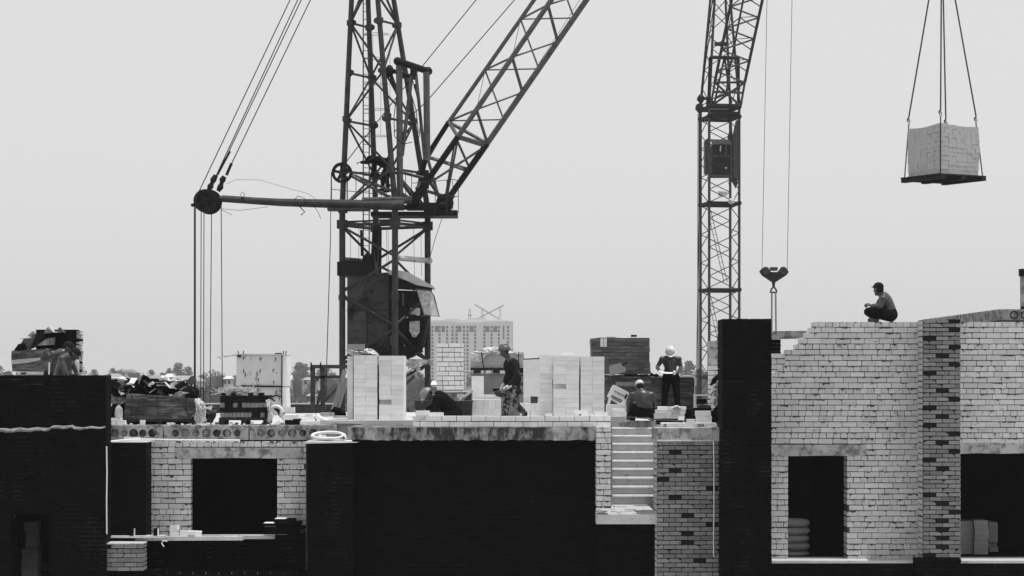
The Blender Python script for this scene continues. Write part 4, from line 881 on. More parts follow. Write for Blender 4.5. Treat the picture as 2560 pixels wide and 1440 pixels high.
# --- left roof: pack and rubble behind the black wall
Yl = 42.5
T = wrapped('dark wrapped pack under torn sheets at the far upper left',[(30,877),(60,874),(130,872),(130,900),(150,930),(32,928),(29,900)],Yl,.9,'wrap',straps=([(38,903),(30,915)],[(43,903),(34,926)],[(45,865),(46,900)]),seed=11)
m = MB(); m.pp([(29,900),(100,894),(120,890),(120,896),(70,907),(29,911)],Yl-.03,.02); m.build('film_fold','pale_wrap',T)
m = MB(); m.box((X(40,Yl),Yl,DECK),(X(104,Yl),Yl+.8,Z(930,Yl))); m.build('base','concrete',T)
YYY=0
T = thing('brick_pack','tall black brick pack with sunlight painted on its crumbly right edge, upper left','brick pack',W(155,930,Yl+.3))
m = MB(); m.box((X(90,Yl+.3),Yl+.3,DECK),(X(191,Yl+.3),Yl+.62,Z(824,Yl+.3)),0)
for i in range(16):
    y = 826+i*7; m.box((X(191,Yl+.28),Yl+.28,Z(y+5.5,Yl)),(X(198+random.uniform(-2,1),Yl+.28),Yl+.66,Z(y,Yl)),random.choice([0,1,1,1]),j=.008)  # grey pieces mixed in along the edge stand for its sunlit side
m.build('bricks',['black_cloth','concrete'],T)
for pix,lab,mt in (([(50,862),(60,846),(92,848),(74,872),(72,873),(48,873)],'torn dark sheet at the left of the upper left pack','grey_cloth'),
    ([(68,852),(92,832),(100,838),(100,842),(76,868),(72,872)],'tilted grey sheet on the upper left pack','cardboard'),
    ([(68,840),(81,828),(88,834),(75,842)],'small square sheet tilted at the left of the pack','cardboard'),
    ([(106,834),(120,817),(130,828),(126,832),(108,834)],'pointed grey sheet at the peak of the upper left pack','cardboard'),
    ([(119,819),(124,815),(133,828),(144,831),(132,831)],'white folded sheet at the peak of the pack','white_cloth'),
    ([(142,828),(148,818),(155,826),(161,831),(144,832)],'dark pointed sheet on the tall black pack','steel_light'),
    ([(92,832),(108,829),(110,842),(90,866),(74,872),(80,860)],'dark sheet under the pointed one','dark_cloth'),
    ([(88,866),(118,846),(135,844),(132,862),(90,864)],'dull board stuck in the side of the upper left pack','stained_concrete'),
    ([(48,846),(74,844),(68,850),(50,848)],'bright white sheet edge at the left of the pack','white_cloth'),
    ([(34,876),(46,860),(60,858),(66,874)],'black rag at the left end of the upper left pack','black_cloth')):
    m = MB(); m.pp([(a+random.uniform(-.5,.5),b) for a,b in pix],Yl+random.uniform(-.12,.1),.18); tag(m.build('torn_sheet',mt),lab,'sheet','torn sheets on the upper left pack')
m = MB(); m.box((X(184,43),43,DECK),(X(200,43),43.3,Z(895,43))); m.pp([(180,905),(190,898),(196,905),(195,935),(180,935)],41.5,.1); tag(m.build('white_sack','white_cloth'),'white sack standing right of the man in a cap, upper left','sack')
m = MB(); m.box((X(42,41),41,Z(936,41)),(X(100,41),41.3,Z(929,41)),0); m.box((X(52,40.98),40.98,Z(936,41)),(X(65,40.98),40.99,Z(931.5,41)),1); m.box((X(40,41),41.02,DECK),(X(100,41),41.25,Z(936.5,41)),0); tag(m.build('white_beam',['fresh_concrete','ink']),'pale beam with a dark slot under the upper left pack','beam')
m = MB(); m.tube(W(122.5,936,40.6),W(123.5,906,40.6),.014,n=6); tag(m.build('white_stick','white_paint'),'upright white stick before the men at upper left','stick')

# ================================================================== PEOPLE
def remeshed(mb, name, mat, parent, vox=.013, sm=3):
    o = mb.build(name, mat, parent, smooth=True)
    r = o.modifiers.new('r','REMESH'); r.mode = 'VOXEL'; r.voxel_size = vox; r.use_smooth_shade = True
    s = o.modifiers.new('s','SMOOTH'); s.factor = .5; s.iterations = sm
    dg = bpy.context.evaluated_depsgraph_get(); bpy.context.view_layer.update()
    me = bpy.data.meshes.new_from_object(o.evaluated_get(bpy.context.evaluated_depsgraph_get()))
    o.modifiers.clear(); me.name = name; me.materials.clear(); me.materials.append(MATS[mat])
    me.polygons.foreach_set('use_smooth', [True]*len(me.polygons)); o.data = me
    return o
def cap(m, p, q, r1, r2, n=12):
    m.tube(p, q, r1, r2, n=n); m.ball(p, r1, n=n, k=8); m.ball(q, r2, n=n, k=8)
def basis(fwd, up=Vector((0,0,1))):
    f_ = Vector(fwd).normalized(); s_ = f_.cross(up)
    if s_.length < 1e-3: s_ = Vector((1,0,0))
    s_.normalize(); u_ = s_.cross(f_).normalized(); return f_, s_, u_
def hand(m, wr, d, n_, curl=.5, side=1):
    """palm, four bent fingers of different length and a thumb off the side"""
    d = Vector(d).normalized(); n_ = Vector(n_); n_ = (n_-d*n_.dot(d)).normalized(); s_ = d.cross(n_)*side
    for k in (-1.5,-.5,.5,1.5): cap(m, wr+s_*k*.012, wr+d*.085+s_*k*.02, .016, .013, 8)
    for k, ln in zip((-1.5,-.5,.5,1.5), (.062,.078,.084,.074)):
        b = wr+d*.09+s_*k*.021; m1 = b+(d*math.cos(curl)+n_*math.sin(curl))*ln*.5; e = m1+(d*math.cos(curl*2.2)+n_*math.sin(curl*2.2))*ln*.5
        cap(m, b, m1, .0105, .0098, 8); cap(m, m1, e, .0098, .0085, 8)
    b = wr+d*.03+s_*.036; m1 = b+(s_*.6+d*.7+n_*.3).normalized()*.04; e = m1+(s_*.15+d*.9+n_*.5).normalized()*.032
    cap(m, b, m1, .013, .0115, 8); cap(m, m1, e, .0115, .009, 8)
def head(m, c, fwd, up=None):
    f_, s_, u_ = basis(fwd, Vector(up) if up else Vector((0,0,1))); Rm = Matrix((s_, f_, u_)).transposed()
    m.ball(c+u_*.03, (.074,.092,.088), n=16, k=12, rot=Rm); m.ball(c-u_*.045+f_*.025, (.054,.066,.062), n=14, k=10, rot=Rm)
    m.ball(c-u_*.092+f_*.062, (.028,.024,.022), rot=Rm)                 # chin
    cap(m, c+f_*.088+u_*.012, c+f_*.112-u_*.022, .010, .016, 8)         # nose
    m.ball(c+f_*.084-u_*.052, (.026,.014,.008), rot=Rm); m.ball(c+f_*.083-u_*.064, (.023,.014,.008), rot=Rm)
    m.ball(c+f_*.082+u_*.026, (.052,.016,.011), rot=Rm)                 # brow
    for k in (-1,1):
        m.ball(c+s_*k*.076-u_*.006-f_*.005, (.012,.022,.034), rot=Rm); m.ball(c+s_*k*.038+f_*.066-u_*.02, (.022,.02,.02), rot=Rm)
    return f_, s_, u_
def person(label, Y, J, fwd, hfwd, skin='skin', shirt=None, trousers='black_cloth', hat='helmet_grey', hatkind='helmet', sleeves=True, gloves=None, shoes='black_cloth', hatfwd=None, curl=.7, palm=(0,0,-1), hup=None, bulk=1., long_=0., sb=1.):
    P = {k: W(v[0], v[1], Y)+Vector((0, v[2] if len(v) > 2 else 0, 0)) for k, v in J.items()}
    base = Vector((P['pelvis'].x, P['pelvis'].y, min(P['anL'].z, P['anR'].z)-.07))
    T = thing('person', label, 'person', base)
    m = MB(); hf, hs, hu = head(m, P['head'], hfwd, hup)
    neck = P['neck']; ch = P['chest']; wa = P['waist']; pe = P['pelvis']
    cap(m, P['head']-hu*.06-hf*.02, neck, .052, .06)
    ax = (P['shR']-P['shL']).normalized(); spine = (neck-pe).normalized(); fr = ax.cross(spine).normalized(); RT = Matrix((ax, fr, spine)).transposed()
    m.ball(ch, (.175*bulk,.115*bulk,.18), rot=RT, n=16, k=10); m.ball(ch.lerp(neck,.55), (.14,.085,.1), rot=RT, n=14, k=10)
    m.ball(wa, (.145*bulk,.105*bulk,.16), rot=RT, n=16, k=10); m.ball(pe, (.165*bulk,.12*bulk,.14), rot=RT, n=16, k=10)
    cap(m, ch, wa, .125*bulk, .115*bulk); cap(m, wa, pe, .115*bulk, .125*bulk); cap(m, neck, ch, .07, .12)
    for s in 'LR':
        sh, el, wr = P['sh'+s], P['el'+s], P['wr'+s]
        cap(m, neck.lerp(sh,.25), sh, .058, .062); m.ball(sh, .07); cap(m, sh, el, .056, .043); m.ball(sh.lerp(el,.45), (.056,.056,.056)); cap(m, el, el.lerp(wr,.3), .043, .046); cap(m, el.lerp(wr,.3), wr, .046, .028)
        hd = P.get('hd'+s); d = (hd-wr) if hd else (wr-el); hand(m, wr, d, palm, curl, 1 if s == 'L' else -1)
        hp, kn, an, to = P['hip'+s], P['kn'+s], P['an'+s], P['to'+s]
        cap(m, hp, kn, .092, .06); cap(m, kn, kn.lerp(an,.35), .058, .06); cap(m, kn.lerp(an,.35), an, .06, .038)
        cap(m, an+Vector((0,0,-.03)), to, .04, .03)
    remeshed(m, 'body', skin, T)
    if trousers:
        m = MB(); m.ball(pe, (.18*bulk,.135*bulk,.135), rot=RT, n=16, k=10); m.ball(pe.lerp(wa,.3), (.168*bulk,.128*bulk,.09), rot=RT, n=16, k=8)
        for s in 'LR':
            hp, kn, an = P['hip'+s], P['kn'+s], P['an'+s]; cap(m, hp, kn, .108, .08); cap(m, kn, an.lerp(kn,.1), .08, .062); m.ball(kn.lerp(an,.85), (.066,.066,.05)); m.ball(hp.lerp(kn,.5), (.1,.1,.1)); cap(m, pe, hp, .11, .108)
        remeshed(m, 'trousers', trousers, T, .014, 2)
    if shirt:
        m = MB(); m.ball(ch, (.2,.15*sb,.19), rot=RT, n=16, k=10); m.ball(ch.lerp(neck,.5), (.16,.105,.1), rot=RT); m.ball(wa, (.185,.15*sb*1.1,.17), rot=RT, n=16, k=10)
        cap(m, ch, wa, .15, .15); cap(m, wa, pe, .15, .16); m.ball(pe-spine*long_, (.195,.15*sb,.085), rot=RT, n=16, k=10); cap(m, neck.lerp(ch,.25), ch, .085, .14)
        for s in 'LR':
            sh, el, wr = P['sh'+s], P['el'+s], P['wr'+s]; cap(m, ch.lerp(sh,.7), sh, .085, .085); cap(m, sh, el, .08, .068)
            if sleeves: cap(m, el, el.lerp(wr,.9), .068, .05)
        rnd = random.Random(len(label))
        for q in range(14):
            a = pe.lerp(ch, rnd.uniform(-.1,1)); d = (ax*rnd.uniform(-1,1)+fr*rnd.choice([-1,1])*.7).normalized(); cap(m, a+d*.155, a+d*.14+spine*rnd.uniform(.08,.2), .018, .008, 6)
        remeshed(m, 'shirt', shirt, T, .013, 1)
    for s in 'LR':
        an, to = P['an'+s], P['to'+s]; m = MB(); cap(m, an+Vector((0,0,.01)), an+Vector((0,0,-.035)), .052, .05); cap(m, an+Vector((0,0,-.035)), to, .05, .042); remeshed(m, 'shoe', shoes, T, .014, 2)
        if gloves: m = MB(); wr = P['wr'+s]; hd = P.get('hd'+s); d = ((hd-wr) if hd else (wr-P['el'+s])).normalized(); cap(m, wr-d*.04, wr+d*.02, .04, .045); cap(m, wr+d*.02, wr+d*.11, .048, .04); remeshed(m, 'glove', gloves, T, .012, 2)
    hc = P['head']; m = MB(); g_, s2, u2 = basis(hatfwd or hfwd, hu); Rm = Matrix((s2, g_, u2)).transposed()
    if hatkind == 'helmet':
        m.ball(hc+u2*.045, (.112,.134,.108), n=20, k=12, rot=Rm, low=-.25)
        brim = [hc+u2*.022+g_*(.128+.07*max(0,math.cos(a)))*math.cos(a)+s2*.122*math.sin(a) for a in [i*6.2832/24 for i in range(24)]]
        m.prism(brim, u2*.012); cap(m, hc+u2*.15-g_*.08, hc+u2*.15+g_*.08, .012, .012, 6)
    else:
        m.ball(hc+u2*.05, (.086,.104,.085), n=18, k=12, rot=Rm, low=-.2)
        br = [hc+u2*.045+s2*x*.07+g_*(.08+.06*(1-x*x*.6)) for x in [-1,-.66,-.33,0,.33,.66,1]]+[hc+u2*.06+s2*.075+g_*.03, hc+u2*.06-s2*.075+g_*.03]
        m.prism(br, u2*.01)
    m.build('hat', hat, T, smooth=(hatkind != 'helmet'))
    if hatkind != 'helmet' or True:
        m = MB(); m.ball(hc+hu*.0-hf*.035, (.074,.066,.07), n=14, k=10, rot=Matrix((hs, hf, hu)).transposed()); m.build('hair','hair',T,smooth=True)
    return T
# walking man, facing left
person('man in hard hat, dark jacket and camouflage trousers walking left with a sack',47.5,dict(head=(1261,879,0),neck=(1270,896,0),chest=(1279,916,0),waist=(1281,948,0),pelvis=(1283,974,0),
 shL=(1281,907,-.2),elL=(1292,941,-.27),wrL=(1272,966,-.3),hdL=(1260,973,-.28),shR=(1278,905,.2),elR=(1272,941,.25),wrR=(1259,962,.05),hdR=(1252,976,0),
 hipL=(1281,982,-.1),knL=(1266,1010,-.12),anL=(1262,1040,-.1),toL=(1246,1044,-.1),hipR=(1285,982,.1),knR=(1290,1012,.1),anR=(1313,1034,.1),toR=(1304,1045,.12)),
 (-1,0,0),(-.85,-.1,-.5),skin='skin',shirt='dark_cloth',trousers='camo',hat='helmet_grey',gloves='white_cloth',hatfwd=(.95,0,.1),long_=.05,sb=1.2,hup=(.1,0,1))
rag('sack',[(1236,978),(1248,976),(1264,978),(1273,984),(1270,992),(1252,994),(1240,990)],47.1,'grey_cloth','grey sack carried at the waist by the walking man','sack',.3,.08,61)
# bending worker
person('man in hard hat and black sweater bent over the mortar trough',43.6,dict(head=(1071,987,-.05),neck=(1086,990,0),chest=(1103,998,0),waist=(1122,1016,0),pelvis=(1136,1032,0),
 shL=(1094,996,-.2),elL=(1090,1026,-.25),wrL=(1070,1030,-.2),shR=(1092,990,.2),elR=(1085,1016,.25),wrR=(1066,1024,.2),
 hipL=(1136,1036,-.1),knL=(1104,1044,-.15),anL=(1146,1050,-.12),toL=(1158,1052,-.12),hipR=(1138,1036,.1),knR=(1106,1044,.15),anR=(1148,1050,.12),toR=(1160,1052,.12)),
 (-1,0,0),(-.6,-.15,-.8),shirt='black_cloth',trousers='black_cloth',hat='helmet_mid',hup=(-.8,0,.6),hatfwd=(-.5,0,-.85))
# squatting man seen from behind
person('shirtless man in pale cap squatting with his back to the camera',44.5,dict(head=(1600,966,.1),neck=(1604,980,.02),chest=(1608,996,0),waist=(1612,1012,-.03),pelvis=(1611,1028,0),
 shL=(1582,988,.02),elL=(1573,1012,.08),wrL=(1572,1034,.22),shR=(1628,988,.02),elR=(1638,1012,.12),wrR=(1628,1026,.34),
 hipL=(1600,1032,.02),knL=(1582,1016,.42),anL=(1584,1044,.2),toL=(1580,1050,.38),hipR=(1622,1032,.02),knR=(1636,1018,.42),anR=(1632,1044,.2),toR=(1635,1050,.38)),
 (0,1,0),(-.25,.9,-.35),shirt=None,trousers='black_cloth',hat='helmet_white',hatkind='cap',bulk=1.06)
# standing man reading
person('shirtless man in white hard hat standing and reading a sheet of paper',50,dict(head=(1675,881,-.1),neck=(1676,892,0),chest=(1676,907,.02),waist=(1676,924,0),pelvis=(1677,938,0),
 shL=(1655,898,0),elL=(1643,918,.0),wrL=(1647,928,-.26),hdL=(1655,930,-.3),shR=(1697,898,0),elR=(1703,920,0),wrR=(1692,931,-.26),hdR=(1683,931,-.32),
 hipL=(1667,944,0),knL=(1662,985,-.05),anL=(1660,1028,0),toL=(1656,1036,-.2),hipR=(1688,944,0),knR=(1692,985,-.05),anR=(1694,1028,0),toR=(1697,1036,-.2)),
 (0,-1,0),(0,-.75,-.66),shirt=None,trousers='black_cloth',hat='helmet_white',bulk=.98,palm=(0,-.4,1),hup=(0,-.66,.75))
m = MB(); m.prism([W(1646,926,49.62),W(1664,930.5,49.6),W(1685,931,49.6),W(1686,934,49.42),W(1664,934.5,49.4),W(1648,930,49.42)],(0,0,.004)); m.path([W(1686,931,49.6)+Vector((0,.0,0)),W(1686,933,49.4)],.04,n=10); tag(m.build('paper_sheet','white_paint'),'curled white sheet held by the standing man','paper')
# man squatting on the wall
person('shirtless man in a cap squatting on top of the white brick wall',40.55,dict(head=(2196,724,-.02),neck=(2206,738,0),chest=(2214,752,0),waist=(2223,770,0),pelvis=(2226,786,0),
 shL=(2203,748,-.19),elL=(2196,768,-.24),wrL=(2177,766,-.12),hdL=(2169,762,-.06),shR=(2210,744,.19),elR=(2196,764,.2),wrR=(2179,764,.05),hdR=(2171,760,.02),
 hipL=(2222,789,-.1),knL=(2172,779,-.17),anL=(2189,795,-.13),toL=(2174,800,-.13),hipR=(2224,789,.1),knR=(2174,779,.17),anR=(2192,795,.13),toR=(2177,800,.13)),
 (-1,0,0),(-.6,.75,-.05),shirt=None,trousers='black_cloth',hat='dark_cloth',hatkind='cap',shoes='grey_cloth')
# upper left pair
person('shirtless man in a dark cap looking down, upper left behind the black wall',41.0,dict(head=(187,886,-.05),neck=(176,893,0),chest=(163,905,.0),waist=(154,928,0),pelvis=(150,948,0),
 shL=(172,903,.2),elL=(184,930,.25),wrL=(188,955,.2),shR=(160,898,-.22),elR=(172,930,-.3),wrR=(180,960,-.25),
 hipL=(152,958,.1),knL=(158,1005,.1),anL=(152,1052,.1),toL=(168,1060,.1),hipR=(148,958,-.1),knR=(154,1005,-.1),anR=(148,1052,-.1),toR=(164,1060,-.1)),
 (1,0,0),(.8,-.1,-.6),shirt=None,trousers='grey_cloth',hat='dark_cloth',hatkind='cap',bulk=1.1,hup=(.5,0,.8))
person('shirtless man with raised fist bent behind the man in the cap, upper left',41.9,dict(head=(168,870,.05),neck=(158,881,0),chest=(145,893,0),waist=(132,916,0),pelvis=(126,942,0),
 shL=(150,882,.2),elL=(160,905,.3),wrL=(168,925,.25),shR=(137,886,-.2),elR=(114,896,-.3),wrR=(119,882,-.3),hdR=(124,874,-.28),
 hipL=(128,955,.1),knL=(132,1005,.1),anL=(126,1046,.1),toL=(140,1054,.1),hipR=(124,955,-.1),knR=(128,1005,-.1),anR=(122,1046,-.1),toR=(138,1054,-.1)),
 (1,0,0),(.8,0,-.55),shirt=None,trousers='dark_cloth',hat='hair',hatkind='cap',curl=1.3)
# man on the crane
person('man in dark clothes bending forward inside the crane mast',70.,dict(head=(926,399,0),neck=(936,400,0),chest=(948,402,0),waist=(962,407,0),pelvis=(973,414,0),
 shL=(940,402,-.2),elL=(921,407,-.2),wrL=(903,407,-.15),shR=(938,400,.2),elR=(934,425,.2),wrR=(926,440,.15),
 hipL=(971,418,-.1),knL=(956,440,-.1),anL=(958,472,-.1),toL=(946,476,-.1),hipR=(974,418,.1),knR=(966,446,.1),anR=(970,474,.1),toR=(960,478,.1)),
 (-1,0,0),(-.8,0,-.5),shirt='black_cloth',trousers='black_cloth',hat='black_cloth',hatkind='cap')

# ================================================================== CRANE (near)
def crane1():
    Y0 = 70.; s = Y0/F
    T = thing('tower_crane','big dark lattice tower crane with counter boom and raised jib left of centre','crane',(X(963,Y0),Y0,0))
    off = {'L':(-105,-30),'Fr':(30,-105),'Ri':(105,30),'B':(-30,105)}
    def Q(c, py):
        if py >= 520: cx, k = 963., 1.
        else: t = (520-py)/520.; cx = 963-31*t; k = 1-.505*t
        o = off[c]; return Vector((X(cx,Y0)+o[0]*s*k, Y0+o[1]*s*k, Z(py,Y0)))
    low = 2930
    for c in off:
        m = MB(); m.tube(Q(c,low),Q(c,520),.097,n=10); m.tube(Q(c,520),Q(c,-420),.09,.07,n=10)
        for py in (565,745,300,60): 
            a = Q(c,py); m.tube(a-Vector((0,0,.08)),a+Vector((0,0,.08)),.122,n=10)
        m.build('mast_leg','steel',T)
    faces = [('L','Fr'),('Fr','Ri'),('Ri','B'),('B','L')]
    lv = [-300,-180,-60,60,185,305,430,520]
    for fi,(a,b) in enumerate(faces):
        m = MB()
        for i in range(len(lv)-1):
            p,q = (a,b) if (i+fi) % 2 else (b,a); m.tube(Q(p,lv[i]),Q(q,lv[i+1]),.035 if i > 2 else .04,n=6)
            if fi in (3,1): m.tube(Q(a,lv[i]),Q(b,lv[i]),.04,n=6)
        y = 565; k = 0
        while y < low-90:
            d = 85; p,q = (a,b) if (k+fi) % 2 == 0 else (b,a); m.tube(Q(p,y+4),Q(q,y+d-4),.04,n=6); 
            if k % 3 == 1 and fi in (1,3) and k != 1: m.tube(Q(a,y),Q(b,y),.055,n=8)
            y += d; k += 1
        for i in range(len(lv)-1):
            for c_ in (a,b): p_ = Q(c_,lv[i]); o_ = Q(b if c_ == a else a,lv[i]); d_ = (o_-p_).normalized(); m.prism([p_-Vector((0,0,.16)),p_+d_*.2-Vector((0,0,.05)),p_+d_*.2+Vector((0,0,.05)),p_+Vector((0,0,.16))],Vector((-d_.y,d_.x,0))*.02)
        m.build('mast_bracing','steel',T)
    m = MB()
    for a,b in faces:
        for py,r in ((565,.05),(557,.03)): m.tube(Q(a,py),Q(b,py),r,n=8)
    for c in off: p = Q(c,563); m.box((p.x-.16,p.y-.16,p.z-.13),(p.x+.16,p.y+.16,p.z+.13))
    m.build('belt_frame','steel',T)
    m = MB(); 
    for py in (650,905): m = MB(); m.tube(Q('Fr',py),Q('Ri',py),.085,n=10); m.ball(Q('Ri',py)+Vector((.05,-.05,0)),.11); m.build('cross_tube','sheet_metal',T)
    m = MB(); m.tube(Q('L',650),Q('B',650),.08,n=8); m.build('cross_tube','steel_light',T)
    # slewing platform plates
    m = MB(); m.box((X(930,70),69.3,Z(543,70)),(X(1144,70),70.6,Z(533,70)));  m.box((X(950,70),69.5,Z(556,70)),(X(990,70),70.4,Z(551,70))); m.box((X(1062,70),69.2,Z(539,70)),(X(1145,70),69.8,Z(530,70)))
    m.box((X(1020,70),69.1,Z(529.5,70)),(X(1100,70),69.6,Z(512,70)));  m.tube(W(985,520,69.2),W(1115,512,69.2),.08)
    m.build('platform','steel_black',T)
    # railing
    m = MB(); 
    r1 = [W(828,430,68.8),W(1015,432,68.6),W(1030,436,68.6)]; r2 = [W(828,473,68.8),W(1028,494,68.6)]
    m.path(r1,.016,n=4); m.path(r2,.014,n=4)
    for px in (829,853,890,923,953,966,1014,1029): m.tube(W(px,431,68.7),W(px,505,68.7),.014,n=4)
    for px in (1088,1117,1132,1146): m.tube(W(px,450,69),W(px,533,69),.014,n=4)
    m.path([W(1030,458,68.9),W(1090,453,69),W(1133,448,69.1),W(1146,452,69.6)],.014,n=4); m.path([W(1088,490,69),W(1146,491,69)],.014,n=4)
    m.build('railing','steel',T)
    # counter boom
    m = MB(); m.tube(W(548,497,68.6),W(700,506,68.6),.095,.12,n=12); m.tube(W(700,506,68.6),W(1010,514,68.6),.12,.16,n=12); m.tube(W(555,491,68.8),W(690,500,68.8),.04,n=6); m.box((X(820,68.6),68.3,Z(527,68.6)),(X(925,68.6),68.9,Z(521,68.6))); m.box((X(846,68.6),68.4,Z(532,68.6)),(X(868,68.6),68.8,Z(520,68.6)))
    m.tube(W(905,503,68.6),W(1030,500,68.7),.12,n=10)
    m.build('counter_boom','steel',T)
    def wheel(name, px, py, rpx, Yw_, k=5, w=.12, par=T):
        c = W(px,py,Yw_); r = rpx*Yw_/F; m = MB(); m.ring(c,(0,1,0),r*.72,r,w,n=28); m.ring(c,(0,1,0),r*.05,r*.3,w*1.4,n=16)
        for i in range(k):
            a = i*6.2832/k+.4; d = Vector((math.cos(a),0,math.sin(a))); m.bar(c+d*r*.2,c+d*r*.8,r*.26)
        return m.build(name,'steel_black',par)
    for px,yy in ((513,68.35),(524,68.6),(518,68.85)): wheel('sheave',px,502+(px-513)*.3,29+ (2 if px==524 else 0),yy,4)
    m = MB(); m.pp([(497,478),(525,472),(545,488),(552,505),(540,522),(510,528),(492,512)],68.45,.08); m.pp([(500,480),(525,474),(545,490),(550,506),(538,522),(512,528),(496,512)],68.72,.08); m.tube(W(478,514,68.5),W(492,509,68.5),.05); m.build('sheave_bracket','steel_black',T)
    m = MB(); m.path([W(522,476,68.6),W(526,466,68.6),W(530,458,68.6),W(533,450,68.6),W(540,438,68.6)],[.06,.1,.06,.1,.07],n=8); m.path([W(545,478,68.6),W(551,468,68.6),W(554,458,68.6),W(556,450,68.6),W(561,441,68.6)],[.06,.1,.06,.1,.07],n=8)
    m.tube(W(544,436,68.6),W(575,378,68.6),.035); m.tube(W(566,438,68.6),W(579,408,68.6),.045); m.build('rope_socket','steel_black',T)
    tp = (Vector((X(930,Y0),Y0,Z(-330,Y0))))
    for a,b in (((497,480),(725,0)),((540,440),(744,0)),((543,440),(753,0)),((566,436),(776,0))):
        m = MB(); p = W(*a,68.6); q = W(*b,69.0); d = q-p; m.tube(p,p+d*1.75,.017,n=6); m.build('stay_rope','rope',T)
    for a,b in ((486,486),(489,488),(503,500),(510,508),(529,521),(553,559)): m = MB(); m.tube(W(a,515,68.6),W(b,1500,68.6),.014 if a != 486 else .02,n=6); m.build('hoist_rope','rope',T)
    m = MB(); m.tube(W(828,432,68.7),W(826,600,68.8),.012,n=5); m.tube(W(826,600,68.8),W(814,1000,69),.014,n=5); m.build('hoist_rope','rope',T)
    wheel('sheave',855,432,26,68.9,5)
    m = MB(); m.path([W(850,425,68.9),W(900,360,69.5),W(1000,232,69.8),W(1058,163,70),W(1190,0,70.5),W(1300,-130,71)],.016,n=6); m.build('hoist_rope','rope',T)
    m = MB(); m.path([W(985,330,69.3),W(1068,252,69.8),W(1286,0,70.5),W(1400,-130,71)],.016,n=6); m.build('hoist_rope','rope',T)
    # loose wires
    m = MB(); m.path([W(566,460,68.6),W(590,449,68.6),W(650,450,68.6),W(710,468,68.6),W(770,484,68.6),W(800,505,68.6)],.007,n=4); m.path([W(555,522,68.5),W(600,526,68.5),W(640,521,68.5),W(670,517,68.5)],.009,n=4); m.path([W(552,523,68.5),W(580,538,68.5)],.009,n=4)
    m.path([W(606,496,68.5),W(601,486,68.5),W(606,480,68.5),W(612,486,68.5),W(606,496,68.5)],.01,n=4); m.path([W(735,500,68.4),W(745,490,68.4),W(762,496,68.4),W(764,510,68.4),W(750,517,68.4)],.012,n=4); m.path([W(745,512,68.4),W(762,530,68.4),W(752,538,68.4)],.02,n=4); m.path([W(785,514,68.5),W(795,530,68.5),W(802,547,68.5)],.01,n=4)
    m.build('loose_wire','rope',T)
    # gantry right of the mast
    m = MB()
    for (a,b,r) in (((998,160),(1000,510),.1),((1066,180),(1068,400),.1),((1030,182),(1005,390),.06),((1040,185),(1062,400),.05)): m.tube(W(*a,68.9),W(*b,69.0),r,n=8)
    m.build('gantry_post','steel_light',T)
    m = MB(); m.tube(W(992,152,68.7),W(1070,178,69.5),.105,n=12); m.ball(W(994,153,68.7),.13); m.ball(W(1070,178,69.5),.14); m.tube(W(975,175,69.2),W(1042,196,69.6),.07,n=8); m.ball(W(974,178,69.2),(.13,.13,.2)); m.tube(W(976,185,69.2),W(994,235,69.1),.06); m.box((X(1026,69),68.8,Z(190,69)),(X(1042,69),69.2,Z(168,69))); m.tube(W(1040,215,69.2),W(1042,222,69.9),.08)
    m.build('gantry_beam','steel_black',T)
    m = MB(); 
    for pts in ([(1030,195),(1042,240),(1052,300),(1048,340),(1040,365)],[(992,235),(985,290),(986,340),(996,352),(1010,360),(1030,355)],[(1026,230),(1040,275),(1046,330),(1038,358)]): m.path([W(a,b,68.8) for a,b in pts],.014,n=5)
    m.build('cable','rope',T)
    # ladder with hoops
    m = MB()
    for d in (0,15): m.tube(Vector((X(908+d,70.6),70.6,Z(-400,70.6))),Vector((X(908+d,70.9),70.9,Z(650,70.9))),.022,n=5)
    for i in range(34): y = -10+i*19.5; m.tube(W(908,y,70.6),W(923,y+1,70.6),.013,n=4)
    for y in (85,146,210,273,340):
        c = W(941,y,70.6); m.path([c+Vector((.38*math.cos(a),.25*math.sin(a),0)) for a in [k*.35-3.2 for k in range(19)]],.01,n=4)
    for px in (932,952,975): m.tube(W(px,85,70.5),W(px,340,70.5),.008,n=4)
    m.build('ladder','steel_light',T)
    # jib, triangular section
    A = lambda t: (1122+(1335-1122)*t, 305-305*t); Bm = lambda t: (1145+(1378-1145)*t, 342-342*t); D = lambda t: (1217+(1466-1217)*t, 360-360*t)
    YA,YBm,YDd = 70.6,69.3,69.9
    for fn,yy,r in ((A,YA,.065),(Bm,YBm,.08),(D,YDd,.09)): m = MB(); m.tube(W(*fn(0),yy),W(*fn(1.7),yy),r,n=10); m.build('jib_chord','steel_light',T)
    m = MB()
    for st,en,yy,r in (((1122,305),(1064,395),YA,.08),((1064,395),(1042,492),70.2,.08),((1145,342),(1070,450),YBm,.095),((1070,450),(1035,510),YBm,.12),((1217,360),(1115,505),YDd,.1)): m.tube(W(*st,yy),W(*en,yy),r,n=8)
    m.ball(W(1112,508,69.7),(.28,.2,.3)); m.tube(W(1128,492,69.7),W(1133,497,69.7),.09); m.pp([(1018,500),(1045,470),(1062,450),(1070,460),(1050,500),(1045,518),(1025,520)],69.1,.3); m.box((X(1060,69.2),69.0,Z(470,69)),(X(1072,69.2),69.4,Z(425,69)))
    m.build('jib_foot','steel_black',T)
    m = MB(); fa = lambda y: W(1122+213*(305-y)/305.,y,YA); fb = lambda y: W(1145+233*(342-y)/342.,y,YBm); fd = lambda y: W(1217+249*(360-y)/360.,y,YDd)
